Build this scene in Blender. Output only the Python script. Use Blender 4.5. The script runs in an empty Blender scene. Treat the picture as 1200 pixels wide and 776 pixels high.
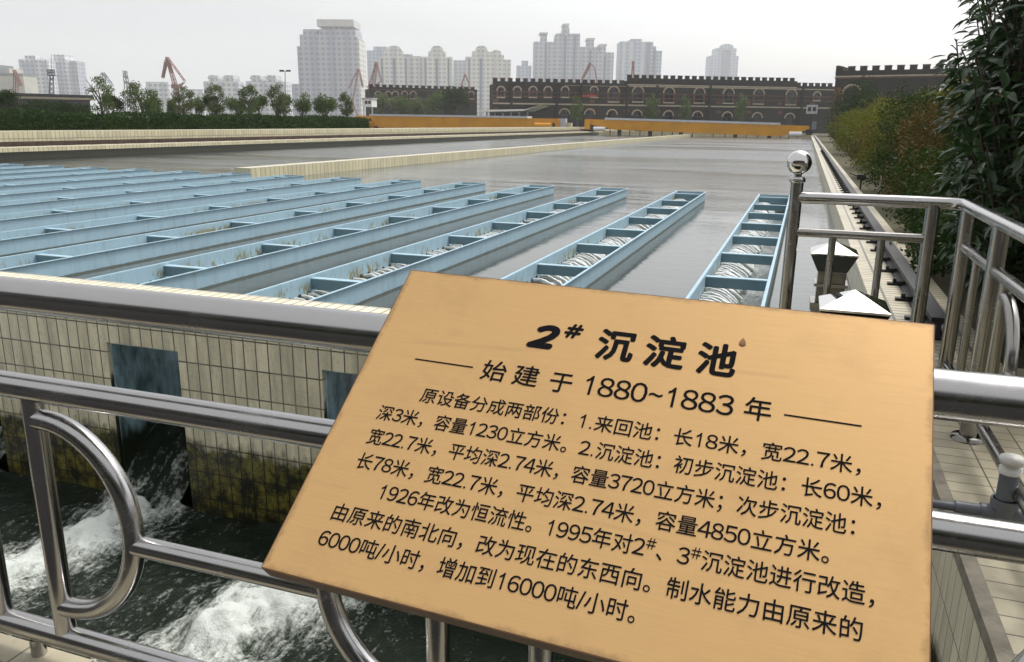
import bpy, math, random
import numpy as np
from mathutils import Matrix, Vector
random.seed(7)
rng = np.random.default_rng(7)
S = bpy.context.scene
COL = S.collection
E = 1.45                      # eye height above the tiled platform (z = 0)

# ------------------------------------------------------------------ camera
FOC, CX, CY = 940.0, 600.0, 388.0
def cam_axes(hy=143.2, roll=0.011, vx=946.0):
    n = np.array([-roll, 1.0, -(hy - CY) / FOC]); n /= np.linalg.norm(n)
    Z = -n
    Y = np.array([vx - CX, hy + roll * (vx - CX) - CY, FOC]); Y /= np.linalg.norm(Y)
    X = np.cross(Y, Z)
    return np.array([X, Y, Z])
RC = cam_axes()
cam_d = bpy.data.cameras.new('camera'); cam = bpy.data.objects.new('camera', cam_d); COL.objects.link(cam)
r_, u_, b_ = RC[:, 0], -RC[:, 1], -RC[:, 2]
cam.matrix_world = Matrix(((r_[0], u_[0], b_[0], 0), (r_[1], u_[1], b_[1], 0), (r_[2], u_[2], b_[2], E), (0, 0, 0, 1)))
cam_d.sensor_fit = 'HORIZONTAL'; cam_d.sensor_width = 36; cam_d.lens = FOC / 1200 * 36
cam_d.clip_start = 0.05; cam_d.clip_end = 6000
S.camera = cam

# ------------------------------------------------------------------ world, sun, exposure
SUN_EL, SUN_AZ = math.radians(57), math.radians(32)     # azimuth from +Y towards +X
W = bpy.data.worlds.new('World'); S.world = W; W.use_nodes = True
wn, wl = W.node_tree.nodes, W.node_tree.links
bg = wn['Background']
sky = wn.new('ShaderNodeTexSky'); sky.sky_type = 'NISHITA'; sky.sun_disc = False
sky.sun_elevation = SUN_EL; sky.sun_rotation = SUN_AZ
sky.air_density = 1.0; sky.dust_density = 4.0; sky.ozone_density = 1.0; sky.altitude = 0
hs = wn.new('ShaderNodeHueSaturation'); hs.inputs['Saturation'].default_value = 0.25
wl.new(sky.outputs[0], hs.inputs['Color']); lt_ = wn.new('ShaderNodeMix'); lt_.data_type = 'RGBA'; lt_.blend_type = 'LIGHTEN'; lt_.inputs[0].default_value = 1.0
lt_.inputs[7].default_value = (3.55, 3.60, 3.72, 1)          # overcast veil: the zenith is as bright as the horizon
wl.new(hs.outputs[0], lt_.inputs[6]); wl.new(lt_.outputs[2], bg.inputs['Color'])
bg.inputs['Strength'].default_value = 0.15
sd = bpy.data.lights.new('sun', 'SUN'); sun = bpy.data.objects.new('sun', sd); COL.objects.link(sun)
sd.energy = 1.5; sd.angle = math.radians(11); sd.color = (1.0, 0.95, 0.87)
sdir = Vector((math.sin(SUN_AZ) * math.cos(SUN_EL), math.cos(SUN_AZ) * math.cos(SUN_EL), math.sin(SUN_EL)))
sun.rotation_euler = sdir.to_track_quat('Z', 'Y').to_euler(); sun.location = (0, 0, 60)
S.view_settings.view_transform = 'Standard'; S.view_settings.look = 'None'
S.view_settings.gamma = 1.0; S.view_settings.use_curve_mapping = False
S.view_settings.exposure = 0.52
S.cycles.max_bounces = 8; S.cycles.glossy_bounces = 4; S.cycles.diffuse_bounces = 3
S.cycles.volume_bounces = 2; S.cycles.transparent_max_bounces = 6
S.cycles.use_denoising = True

# ------------------------------------------------------------------ sight helpers (turn a picture point at a real distance into a place)
def ray(x, y): return RC @ np.array([x - CX, y - CY, FOC])
def onz(x, y, z):            # z: world height
    r = ray(x, y); p = r * ((z - E) / r[2]); return np.array([p[0], p[1], z])
def ony(x, y, Y):
    r = ray(x, y); p = r * (Y / r[1]); return np.array([p[0], p[1], p[2] + E])
def onx(x, y, X):
    r = ray(x, y); p = r * (X / r[0]); return np.array([p[0], p[1], p[2] + E])
def deep(x, y, d):
    r = ray(x, y); p = r * (d / FOC); return np.array([p[0], p[1], p[2] + E])

# ------------------------------------------------------------------ materials
def newmat(name):
    m = bpy.data.materials.new(name); m.use_nodes = True
    return m, m.node_tree.nodes, m.node_tree.links, m.node_tree.nodes['Principled BSDF']
def math_node(n, l, op, a, b=None, c=None):
    k = n.new('ShaderNodeMath'); k.operation = op
    for i, v in enumerate((a, b, c)):
        if v is None: continue
        if isinstance(v, (int, float)): k.inputs[i].default_value = v
        else: l.new(v, k.inputs[i])
    return k.outputs[0]
def mixc(n, l, fac, a, b, mode='MIX'):
    k = n.new('ShaderNodeMix'); k.data_type = 'RGBA'; k.blend_type = mode
    for i, v in ((0, fac), (6, a), (7, b)):
        if isinstance(v, (int, float)): k.inputs[i].default_value = v
        elif isinstance(v, tuple): k.inputs[i].default_value = (*v, 1) if len(v) == 3 else v
        else: l.new(v, k.inputs[i])
    return k.outputs[2]
def noise(n, l, scale, detail=4, rough=0.55, vec=None, out='Fac'):
    k = n.new('ShaderNodeTexNoise'); k.inputs['Scale'].default_value = scale
    k.inputs['Detail'].default_value = detail; k.inputs['Roughness'].default_value = rough
    if vec is not None: l.new(vec, k.inputs['Vector'])
    return k.outputs[out]
def ramp(n, l, fac, stops):
    k = n.new('ShaderNodeValToRGB'); l.new(fac, k.inputs[0])
    e = k.color_ramp.elements
    while len(e) < len(stops): e.new(0.5)
    for q, (p, c) in zip(e, stops):
        q.position = p; q.color = (*c, 1) if isinstance(c, tuple) else (c, c, c, 1)
    return k.outputs[0]
def coords(n, l, kind='Object', scale=(1, 1, 1), loc=(0, 0, 0)):
    if kind == 'World':
        g = n.new('ShaderNodeNewGeometry'); src = g.outputs['Position']
    else:
        t = n.new('ShaderNodeTexCoord'); src = t.outputs[kind]
    mp = n.new('ShaderNodeMapping'); mp.inputs['Scale'].default_value = scale; mp.inputs['Location'].default_value = loc
    l.new(src, mp.inputs['Vector']); return mp.outputs[0]
def bump(n, l, bs, height, strength=0.3, dist=0.01):
    k = n.new('ShaderNodeBump'); k.inputs['Strength'].default_value = strength; k.inputs['Distance'].default_value = dist
    l.new(height, k.inputs['Height']); l.new(k.outputs[0], bs.inputs['Normal'])
def plain(name, col, rough=0.6, metal=0.0, var=0.12, scale=3.0, bumpy=0.0, spec=None):
    m, n, l, b = newmat(name)
    v = coords(n, l, 'Object')
    f = noise(n, l, scale, 5, 0.6, v)
    lo = tuple(c * (1 - var) for c in col); hi = tuple(min(1, c * (1 + var)) for c in col)
    l.new(ramp(n, l, f, [(0.3, lo), (0.7, hi)]), b.inputs['Base Color'])
    b.inputs['Roughness'].default_value = rough; b.inputs['Metallic'].default_value = metal
    if spec is not None: b.inputs['Specular IOR Level'].default_value = spec
    if bumpy: bump(n, l, b, noise(n, l, scale * 6, 4, 0.6, v), bumpy, 0.01)
    return m

def tile_mat(name, axes, size, base=(0.60, 0.55, 0.40), joint=(0.10, 0.09, 0.07), gap=0.006, shift=(0, 0), stain=0.5, moss=None, moss_z=(-0.7, -1.3), wet=None):
    """glazed tile sheet; axes picks which two world axes carry the grid"""
    m, n, l, b = newmat(name)
    g = n.new('ShaderNodeNewGeometry'); sep = n.new('ShaderNodeSeparateXYZ'); l.new(g.outputs['Position'], sep.inputs[0])
    cmb = n.new('ShaderNodeCombineXYZ')
    A = {'x': 0, 'y': 1, 'z': 2}
    l.new(math_node(n, l, 'ADD', sep.outputs[A[axes[0]]], 50 * size[0] * 2 + shift[0]), cmb.inputs[0])
    l.new(math_node(n, l, 'ADD', sep.outputs[A[axes[1]]], 50 * size[1] * 2 + shift[1]), cmb.inputs[1])
    br = n.new('ShaderNodeTexBrick'); l.new(cmb.outputs[0], br.inputs['Vector'])
    br.offset = 0.0; br.squash = 1.0
    br.inputs['Scale'].default_value = 1.0; br.inputs['Mortar Size'].default_value = gap / 2
    br.inputs['Mortar Smooth'].default_value = 0.1; br.inputs['Bias'].default_value = 0.0
    br.inputs['Brick Width'].default_value = size[0]; br.inputs['Row Height'].default_value = size[1]
    br.inputs['Color1'].default_value = (*[c * 0.86 for c in base], 1); br.inputs['Color2'].default_value = (*[min(1, c * 1.08) for c in base], 1)
    br.inputs['Mortar'].default_value = (*joint, 1)
    pv = g.outputs['Position']
    st = n.new('ShaderNodeMapping'); st.inputs['Scale'].default_value = (9, 9, 1.3) if 'z' in axes else (3, 3, 3); l.new(pv, st.inputs['Vector'])
    dirt = ramp(n, l, noise(n, l, 1.0, 6, 0.65, st.outputs[0]), [(0.42, 0.0), (0.72, 1.0)])
    col = mixc(n, l, math_node(n, l, 'MULTIPLY', dirt, stain), br.outputs['Color'], tuple(c * 0.42 for c in base))
    sp = noise(n, l, 45, 3, 0.6, pv)
    col = mixc(n, l, math_node(n, l, 'MULTIPLY', ramp(n, l, sp, [(0.55, 0.0), (0.75, 1.0)]), 0.35 * stain), col, (0.12, 0.10, 0.06))
    if moss:
        up = n.new('ShaderNodeMapRange'); l.new(sep.outputs[2], up.inputs['Value'])
        up.inputs['From Min'].default_value = moss_z[0]; up.inputs['From Max'].default_value = moss_z[1]
        nm = math_node(n, l, 'ADD', math_node(n, l, 'MULTIPLY', noise(n, l, 7, 6, 0.7, pv), 0.55), math_node(n, l, 'MULTIPLY', noise(n, l, 1.6, 6, 0.7, st.outputs[0]), 0.45))
        f = math_node(n, l, 'ADD', math_node(n, l, 'MULTIPLY', nm, 1.0), math_node(n, l, 'SUBTRACT', up.outputs[0], 0.62))
        f = ramp(n, l, f, [(0.34, 0.0), (0.52, 1.0)])
        mc = mixc(n, l, ramp(n, l, noise(n, l, 11, 6, 0.75, pv), [(0.45, 0.0), (0.64, 1.0)]), (0.008, 0.009, 0.005), moss)
        mc = mixc(n, l, br.outputs['Fac'], mc, (0.004, 0.004, 0.003))
        col = mixc(n, l, f, col, mc)
    l.new(col, b.inputs['Base Color'])
    b.inputs['Roughness'].default_value = 0.38
    bump(n, l, b, math_node(n, l, 'SUBTRACT', 1.0, br.outputs['Fac']), 0.6, 0.004)
    return m

MAT = {}
BEIGE = (0.74, 0.69, 0.52)
MAT['tile_front'] = tile_mat('tile_front', 'xz', (0.102, 0.215), BEIGE, shift=(0.03, 0.06), gap=0.011, stain=0.8, moss=(0.175, 0.158, 0.030), moss_z=(-0.62, -1.15))
MAT['tile_top'] = tile_mat('tile_top', 'xy', (0.102, 0.215), (0.74, 0.68, 0.50), shift=(0.03, 0.05), stain=0.35, gap=0.014)
MAT['tile_side'] = tile_mat('tile_side', 'yz', (0.102, 0.215), BEIGE, shift=(0.03, 0.06), stain=0.6, moss=(0.05, 0.05, 0.02), moss_z=(-0.22, -0.7))
MAT['deck_tile'] = tile_mat('deck_tile', 'xy', (0.215, 0.102), (0.44, 0.395, 0.28), shift=(-0.65 + 0.215 * 4, 0.0), stain=0.5, gap=0.007)
MAT['walk_tile'] = tile_mat('walk_tile', 'xy', (0.4, 0.105), (0.56, 0.50, 0.36), shift=(0.02, 0), stain=0.4, gap=0.024)
MAT['wet_side'] = tile_mat('wet_side', 'yz', (0.102, 0.215), (0.030, 0.030, 0.020), stain=0.6)
MAT['pale_side'] = tile_mat('pale_side', 'yz', (0.24, 0.5), (0.62, 0.57, 0.38), gap=0.02, stain=0.35)
MAT['pale_front'] = tile_mat('pale_front', 'xz', (0.24, 0.5), (0.62, 0.57, 0.40), gap=0.02, stain=0.35)
MAT['pale_top'] = tile_mat('pale_top', 'xy', (0.24, 0.24), (0.64, 0.59, 0.43), gap=0.02, stain=0.3)

def steel_mat(name, rough, base=(0.52, 0.51, 0.50), streak=0.10):
    m, n, l, b = newmat(name)
    v = coords(n, l, 'Object', (1.2, 40, 40))
    f = noise(n, l, 6, 4, 0.6, v)
    g2 = noise(n, l, 5, 5, 0.65, coords(n, l, 'Object'))
    l.new(mixc(n, l, g2, tuple(c * 0.8 for c in base), base), b.inputs['Base Color'])
    b.inputs['Metallic'].default_value = 1.0
    rr = math_node(n, l, 'ADD', math_node(n, l, 'MULTIPLY', f, streak), math_node(n, l, 'ADD', math_node(n, l, 'MULTIPLY', ramp(n, l, g2, [(0.5, 0.0), (0.75, 1.0)]), 0.16), rough - streak / 2))
    l.new(rr, b.inputs['Roughness'])
    bump(n, l, b, noise(n, l, 60, 3, 0.6, coords(n, l, 'Object')), 0.03, 0.002)
    return m
MAT['steel'] = steel_mat('brushed_steel', 0.20)
MAT['steel_dark'] = steel_mat('weathered_steel', 0.22, (0.36, 0.345, 0.32))
MAT['mirror_dark_reflection'] = steel_mat('polished_steel_dark_reflection', 0.09, (0.20, 0.19, 0.17), 0.03)  # polished steel with its dark reflections put into the base colour
MAT['mirror'] = steel_mat('polished_steel', 0.05, (0.70, 0.69, 0.67), 0.02)

def paint_mat(name, stain):
    m, n, l, b = newmat(name)
    base = (0.335, 0.490, 0.580)
    t = n.new('ShaderNodeTexCoord'); oi = n.new('ShaderNodeObjectInfo')
    off = n.new('ShaderNodeVectorMath'); off.operation = 'ADD'; l.new(t.outputs['Object'], off.inputs[0])
    cmb = n.new('ShaderNodeCombineXYZ'); l.new(math_node(n, l, 'MULTIPLY', oi.outputs['Random'], 90.0), cmb.inputs[1]); l.new(cmb.outputs[0], off.inputs[1])
    v = off.outputs[0]
    col = mixc(n, l, noise(n, l, 2.5, 5, 0.6, v), tuple(c * 0.86 for c in base), tuple(c * 1.1 for c in base))
    sep = n.new('ShaderNodeSeparateXYZ'); l.new(t.outputs['Object'], sep.inputs[0])
    if stain:
        mp = n.new('ShaderNodeMapping'); mp.inputs['Scale'].default_value = (1, 9, 3.5); l.new(v, mp.inputs['Vector'])
        a = noise(n, l, 1.6, 6, 0.7, mp.outputs[0])
        big = noise(n, l, 0.55, 2, 0.5, v)
        f = ramp(n, l, math_node(n, l, 'ADD', math_node(n, l, 'MULTIPLY', a, 0.62), math_node(n, l, 'MULTIPLY', big, 0.45)), [(0.555, 0.0), (0.61, 1.0)])
        band = n.new('ShaderNodeMapRange'); l.new(sep.outputs[2], band.inputs['Value'])
        band.inputs['From Min'].default_value = -0.03; band.inputs['From Max'].default_value = -0.10
        f = math_node(n, l, 'MULTIPLY', f, band.outputs[0])
        col = mixc(n, l, math_node(n, l, 'MULTIPLY', f, 0.9), col, mixc(n, l, noise(n, l, 30, 3, 0.6, v), (0.13, 0.11, 0.025), (0.30, 0.26, 0.09)))
    # rain streaks and a little rust creeping down from the rim and the welds
    mp2 = n.new('ShaderNodeMapping'); mp2.inputs['Scale'].default_value = (1, 5, 0.7); l.new(v, mp2.inputs['Vector'])
    rs = ramp(n, l, noise(n, l, 2.4, 6, 0.7, mp2.outputs[0]), [(0.50, 0.0), (0.70, 1.0)])
    col = mixc(n, l, math_node(n, l, 'MULTIPLY', rs, 0.32), col, (0.17, 0.22, 0.22))
    r2 = math_node(n, l, 'MULTIPLY', ramp(n, l, noise(n, l, 7, 6, 0.75, mp2.outputs[0]), [(0.66, 0.0), (0.72, 1.0)]), ramp(n, l, noise(n, l, 0.8, 2, 0.5, v), [(0.5, 0.0), (0.6, 0.7)]))
    col = mixc(n, l, r2, col, (0.16, 0.085, 0.035))
    # waterline tide mark on both sides of the plate
    tm = n.new('ShaderNodeMapRange'); l.new(sep.outputs[2], tm.inputs['Value'])
    tm.inputs['From Min'].default_value = -0.175; tm.inputs['From Max'].default_value = -0.212
    e = noise(n, l, 14, 4, 0.7, v)
    tf = ramp(n, l, math_node(n, l, 'MULTIPLY', math_node(n, l, 'ADD', e, 0.45), tm.outputs[0]), [(0.35, 0.0), (0.6, 1.0)])
    col = mixc(n, l, math_node(n, l, 'MULTIPLY', tf, 0.85), col, (0.07, 0.075, 0.045))
    l.new(col, b.inputs['Base Color'])
    b.inputs['Roughness'].default_value = 0.5
    return m
MAT['blue'] = paint_mat('blue_paint', False)
MAT['blue_stained'] = paint_mat('blue_paint_with_algae', True)
MAT['blue_bar_shade'] = plain('blue_paint_shaded_copy', (0.12, 0.21, 0.25), 0.5, var=0.15)  # darker copy of the trough blue: shade painted on the bar fronts
MAT['hole'] = plain('hole_dark_disc', (0.035, 0.04, 0.04), 0.7)  # flat dark discs paint the shade inside the panel holes
def lining_mat():
    m, n, l, b = newmat('spillway_paint')
    v = coords(n, l, 'World', (3, 3, 1.2))
    f = noise(n, l, 2.2, 6, 0.65, v)
    col = mixc(n, l, ramp(n, l, f, [(0.42, 0.0), (0.62, 1.0)]), (0.36, 0.52, 0.60), (0.10, 0.16, 0.17))
    sp = noise(n, l, 22, 5, 0.7, coords(n, l, 'World'))
    col = mixc(n, l, ramp(n, l, sp, [(0.66, 0.0), (0.72, 1.0)]), col, (0.30, 0.26, 0.20))
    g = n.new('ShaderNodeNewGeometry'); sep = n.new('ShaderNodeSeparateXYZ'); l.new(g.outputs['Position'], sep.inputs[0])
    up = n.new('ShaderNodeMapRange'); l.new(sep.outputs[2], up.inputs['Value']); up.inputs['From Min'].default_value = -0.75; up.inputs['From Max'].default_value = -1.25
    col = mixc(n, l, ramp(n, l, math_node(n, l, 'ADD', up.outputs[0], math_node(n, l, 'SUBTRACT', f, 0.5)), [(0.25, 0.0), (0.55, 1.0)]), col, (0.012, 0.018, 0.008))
    l.new(col, b.inputs['Base Color']); b.inputs['Roughness'].default_value = 0.35
    return m
MAT['lining'] = lining_mat()

def pool_mat():
    m, n, l, b = newmat('pool_water')
    v = coords(n, l, 'World', (0.55, 1.5, 1))
    big = noise(n, l, 0.06, 3, 0.5, coords(n, l, 'World', (1, 0.4, 1)))
    l.new(mixc(n, l, big, (0.064, 0.071, 0.064), (0.084, 0.091, 0.082)), b.inputs['Base Color'])
    b.inputs['Roughness'].default_value = 0.05; b.inputs['IOR'].default_value = 1.38
    h1 = noise(n, l, 2.6, 4, 0.6, v); h2 = noise(n, l, 9.0, 3, 0.55, v)
    calm = ramp(n, l, noise(n, l, 0.10, 4, 0.6, coords(n, l, 'World', (0.35, 1.3, 1))), [(0.40, 0.12), (0.62, 1.0)])
    # the water lies flatter between the troughs than out in the open basin
    g = n.new('ShaderNodeNewGeometry'); sep = n.new('ShaderNodeSeparateXYZ'); l.new(g.outputs['Position'], sep.inputs[0])
    mr = n.new('ShaderNodeMapRange'); l.new(sep.outputs[1], mr.inputs['Value'])
    mr.inputs['From Min'].default_value = 14; mr.inputs['From Max'].default_value = 30; mr.inputs['To Min'].default_value = 0.10; mr.inputs['To Max'].default_value = 1.0
    # wind ripples too fine to draw one by one out in the open basin
    rg = n.new('ShaderNodeMapRange'); l.new(sep.outputs[1], rg.inputs['Value'])
    rg.inputs['From Min'].default_value = 15; rg.inputs['From Max'].default_value = 45; rg.inputs['To Min'].default_value = 0.05; rg.inputs['To Max'].default_value = 0.22
    l.new(math_node(n, l, 'MULTIPLY', rg.outputs[0], math_node(n, l, 'ADD', math_node(n, l, 'MULTIPLY', calm, 0.4), 0.65)), b.inputs['Roughness'])
    h = math_node(n, l, 'ADD', math_node(n, l, 'MULTIPLY', h1, 0.7), math_node(n, l, 'MULTIPLY', h2, 0.30))
    h3 = noise(n, l, 0.9, 4, 0.6, coords(n, l, 'World', (0.5, 0.9, 1)))
    h = math_node(n, l, 'ADD', h, math_node(n, l, 'MULTIPLY', h3, 0.35))
    h = math_node(n, l, 'MULTIPLY', h, math_node(n, l, 'MULTIPLY', calm, mr.outputs[0]))
    bump(n, l, b, h, 0.7, 0.13)
    return m
MAT['pool'] = pool_mat()
def rough_water(name, base, attr=True):
    m, n, l, b = newmat(name)
    v = coords(n, l, 'World')
    fo = noise(n, l, 7, 9, 0.76, coords(n, l, 'World', (2.8, 0.8, 1)))
    f2 = noise(n, l, 34, 6, 0.75, v)
    if attr:
        at = n.new('ShaderNodeAttribute'); at.attribute_name = 'foam'
        k = math_node(n, l, 'ADD', at.outputs['Fac'], math_node(n, l, 'SUBTRACT', math_node(n, l, 'ADD', math_node(n, l, 'MULTIPLY', fo, 1.7), math_node(n, l, 'MULTIPLY', f2, 1.15)), 1.28))
        f = ramp(n, l, k, [(0.38, 0.0), (0.60, 0.30), (0.95, 0.95)])
        mid = ramp(n, l, at.outputs['Fac'], [(0.25, 0.0), (0.9, 0.8)])
        body = mixc(n, l, mid, base, (0.055, 0.085, 0.040))
        col = mixc(n, l, f, body, (0.70, 0.74, 0.71))
        l.new(math_node(n, l, 'ADD', math_node(n, l, 'MULTIPLY', f, 0.45), 0.06), b.inputs['Roughness'])
    l.new(col, b.inputs['Base Color']); b.inputs['IOR'].default_value = 1.33
    h = math_node(n, l, 'ADD', math_node(n, l, 'MULTIPLY', noise(n, l, 5, 5, 0.6, v), 1.0), math_node(n, l, 'MULTIPLY', f2, 0.45))
    b.inputs['Specular IOR Level'].default_value = 0.30
    bump(n, l, b, h, 0.55, 0.08)
    return m
MAT['channel'] = rough_water('channel_water', (0.006, 0.012, 0.006))
def jet_mat():
    m, n, l, b = newmat('jet_water')
    v = coords(n, l, 'Object')
    f = noise(n, l, 18, 5, 0.7, v)
    l.new(mixc(n, l, f, (0.34, 0.38, 0.36), (0.97, 0.98, 0.97)), b.inputs['Base Color'])
    b.inputs['Roughness'].default_value = 0.15
    bump(n, l, b, noise(n, l, 40, 4, 0.6, v), 0.5, 0.02)
    return m
MAT['jet'] = jet_mat()
def trough_water_mat():
    m, n, l, b = newmat('trough_water')
    v = coords(n, l, 'Object', (1, 0.25, 1))
    t = n.new('ShaderNodeTexCoord'); sep = n.new('ShaderNodeSeparateXYZ'); l.new(t.outputs['Object'], sep.inputs[0])
    mr = n.new('ShaderNodeMapRange'); l.new(sep.outputs[0], mr.inputs['Value'])
    mr.inputs['From Min'].default_value = 0.12; mr.inputs['From Max'].default_value = -0.25
    f = math_node(n, l, 'ADD', noise(n, l, 11, 7, 0.75, v), math_node(n, l, 'MULTIPLY', mr.outputs[0], 0.22))
    l.new(ramp(n, l, f, [(0.50, (0.05, 0.065, 0.05)), (0.64, (0.24, 0.28, 0.25)), (0.80, (0.85, 0.88, 0.87))]), b.inputs['Base Color'])
    b.inputs['Roughness'].default_value = 0.08; b.inputs['IOR'].default_value = 1.5
    bump(n, l, b, noise(n, l, 9, 5, 0.65, v), 0.35, 0.05)
    return m
MAT['trough_water'] = trough_water_mat()

def copper_mat():
    m, n, l, b = newmat('copper_plate')
    v = coords(n, l, 'Object'); br = coords(n, l, 'Object', (3, 160, 3))
    f = noise(n, l, 4, 4, 0.55, br)
    big = noise(n, l, 3.0, 4, 0.6, v)
    col = mixc(n, l, f, (0.520, 0.308, 0.117), (0.690, 0.428, 0.182))
    col = mixc(n, l, math_node(n, l, 'MULTIPLY', big, 0.5), col, (0.62, 0.40, 0.165))
    # long hairline scratches
    wv = n.new('ShaderNodeTexWave'); wv.wave_type = 'RINGS'; wv.inputs['Scale'].default_value = 1.1; wv.inputs['Distortion'].default_value = 2.0; wv.inputs['Detail'].default_value = 2; l.new(v, wv.inputs['Vector'])
    hl = math_node(n, l, 'MULTIPLY', ramp(n, l, wv.outputs['Fac'], [(0.9985, 0.0), (0.9997, 1.0)]), ramp(n, l, noise(n, l, 5, 3, 0.6, v), [(0.5, 0.0), (0.62, 0.16)]))
    col = mixc(n, l, hl, col, (0.25, 0.14, 0.06))
    cl = noise(n, l, 7.0, 6, 0.7, v)
    col = mixc(n, l, math_node(n, l, 'MULTIPLY', ramp(n, l, cl, [(0.50, 0.0), (0.75, 1.0)]), 0.30), col, (0.40, 0.235, 0.10))
    # scuffs and specks
    sp = noise(n, l, 120, 2, 0.5, v); sc = noise(n, l, 9, 5, 0.7, v)
    k = math_node(n, l, 'MULTIPLY', ramp(n, l, sp, [(0.72, 0.0), (0.78, 1.0)]), ramp(n, l, sc, [(0.52, 0.0), (0.66, 1.0)]))
    col = mixc(n, l, math_node(n, l, 'MULTIPLY', k, 0.75), col, (0.12, 0.065, 0.03))
    # worn dark rim near the folded edges
    t = n.new('ShaderNodeTexCoord'); sep = n.new('ShaderNodeSeparateXYZ'); l.new(t.outputs['Object'], sep.inputs[0])
    ex = math_node(n, l, 'SUBTRACT', 0.4288, math_node(n, l, 'ABSOLUTE', sep.outputs[0]))
    ey = math_node(n, l, 'SUBTRACT', 0.288, math_node(n, l, 'ABSOLUTE', sep.outputs[1]))
    d = math_node(n, l, 'MINIMUM', ex, ey)
    er = math_node(n, l, 'ADD', d, math_node(n, l, 'MULTIPLY', math_node(n, l, 'SUBTRACT', noise(n, l, 22, 6, 0.75, v), 0.5), 0.035))
    w = ramp(n, l, er, [(0.0, 1.0), (0.006, 0.0)])
    col = mixc(n, l, math_node(n, l, 'MULTIPLY', w, 0.38), col, (0.16, 0.085, 0.04))
    l.new(col, b.inputs['Base Color'])
    b.inputs['Metallic'].default_value = 0.35
    l.new(math_node(n, l, 'ADD', math_node(n, l, 'MULTIPLY', f, 0.12), 0.36), b.inputs['Roughness'])
    bump(n, l, b, f, 0.04, 0.002)
    return m
MAT['copper'] = copper_mat()
MAT['copper_edge'] = plain('copper_edge', (0.16, 0.075, 0.03), 0.45, 0.4, 0.3, 14)
MAT['mud'] = plain('dried_mud', (0.22, 0.115, 0.05), 0.8, var=0.4, scale=90)
MAT['ink'] = plain('black_lettering', (0.010, 0.0095, 0.011), 0.9, var=0.05, spec=0.05)
MAT['pvc'] = plain('grey_plastic', (0.10, 0.11, 0.125), 0.45, var=0.1)
MAT['pvc_white'] = plain('white_plastic', (0.55, 0.54, 0.50), 0.5, var=0.1)
MAT['concrete'] = plain('concrete', (0.33, 0.31, 0.25), 0.85, var=0.25, scale=6, bumpy=0.3)
MAT['rail_reflection_dark'] = plain('rail_reflection_dark', (0.020, 0.019, 0.018), 0.9, var=0.3, scale=5, bumpy=0.3)  # near-black tone set for what the steel rails reflect
MAT['mortar'] = plain('mortar', (0.20, 0.18, 0.14), 0.9, var=0.3, scale=12, bumpy=0.4)
MAT['iron'] = plain('black_iron', (0.022, 0.021, 0.021), 0.55, 0.3, 0.3, 8)
MAT['rust'] = plain('rusty_track', (0.060, 0.035, 0.025), 0.8, 0.1, 0.5, 4)
MAT['grey_paint'] = plain('grey_paint', (0.42, 0.44, 0.47), 0.5)
MAT['deck_grey'] = plain('pale_grey_deck', (0.52, 0.54, 0.57), 0.6)
MAT['white_paint'] = plain('white_paint', (0.78, 0.78, 0.76), 0.55, var=0.06)
MAT['yellow'] = plain('ochre_paint', (0.60, 0.270, 0.001), 0.5, var=0.12, scale=0.6)
MAT['crane_red'] = plain('faded_red_paint', (0.24, 0.095, 0.075), 0.6, var=0.2, scale=0.5)
MAT['crane_grey'] = plain('grey_steelwork', (0.16, 0.18, 0.20), 0.6, var=0.2)
MAT['dark_roof'] = plain('dark_roof', (0.030, 0.032, 0.034), 0.7, var=0.2, scale=0.3)
MAT['dark_wall'] = plain('dark_wall', (0.060, 0.062, 0.066), 0.8, var=0.2, scale=0.3)
MAT['cream_trim'] = plain('cream_stone', (0.40, 0.35, 0.26), 0.8, var=0.15, scale=1.5)
MAT['red_brick'] = plain('red_brick', (0.13, 0.065, 0.046), 0.85, var=0.3, scale=2.0)
MAT['pane'] = plain('dark_glass', (0.012, 0.013, 0.016), 0.12, var=0.4, scale=0.7)
MAT['teal'] = plain('teal_board', (0.05, 0.16, 0.17), 0.6)
MAT['bark'] = plain('bark', (0.075, 0.060, 0.045), 0.9, var=0.3, scale=4, bumpy=0.3)
MAT['red_sign'] = plain('red_sign', (0.45, 0.05, 0.045), 0.6)

def brick_mat(name, c1, c2, mortar, w=0.5, h=0.17):
    m, n, l, b = newmat(name)
    t = n.new('ShaderNodeTexCoord'); sep = n.new('ShaderNodeSeparateXYZ'); l.new(t.outputs['Object'], sep.inputs[0])
    cmb = n.new('ShaderNodeCombineXYZ'); l.new(math_node(n, l, 'ADD', sep.outputs[0], sep.outputs[1]), cmb.inputs[0]); l.new(sep.outputs[2], cmb.inputs[1])
    br = n.new('ShaderNodeTexBrick'); l.new(cmb.outputs[0], br.inputs['Vector'])
    br.inputs['Scale'].default_value = 1; br.inputs['Brick Width'].default_value = w; br.inputs['Row Height'].default_value = h
    br.inputs['Mortar Size'].default_value = 0.012; br.inputs['Color1'].default_value = (*c1, 1); br.inputs['Color2'].default_value = (*c2, 1); br.inputs['Mortar'].default_value = (*mortar, 1)
    f = noise(n, l, 0.5, 5, 0.65, t.outputs['Object'])
    col = mixc(n, l, ramp(n, l, f, [(0.4, 0.0), (0.7, 0.6)]), br.outputs['Color'], tuple(c * 0.55 for c in c1))
    l.new(col, b.inputs['Base Color']); b.inputs['Roughness'].default_value = 0.9
    return m
MAT['dark_brick'] = brick_mat('dark_brick', (0.033, 0.031, 0.028), (0.025, 0.025, 0.024), (0.060, 0.057, 0.051))

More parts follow.
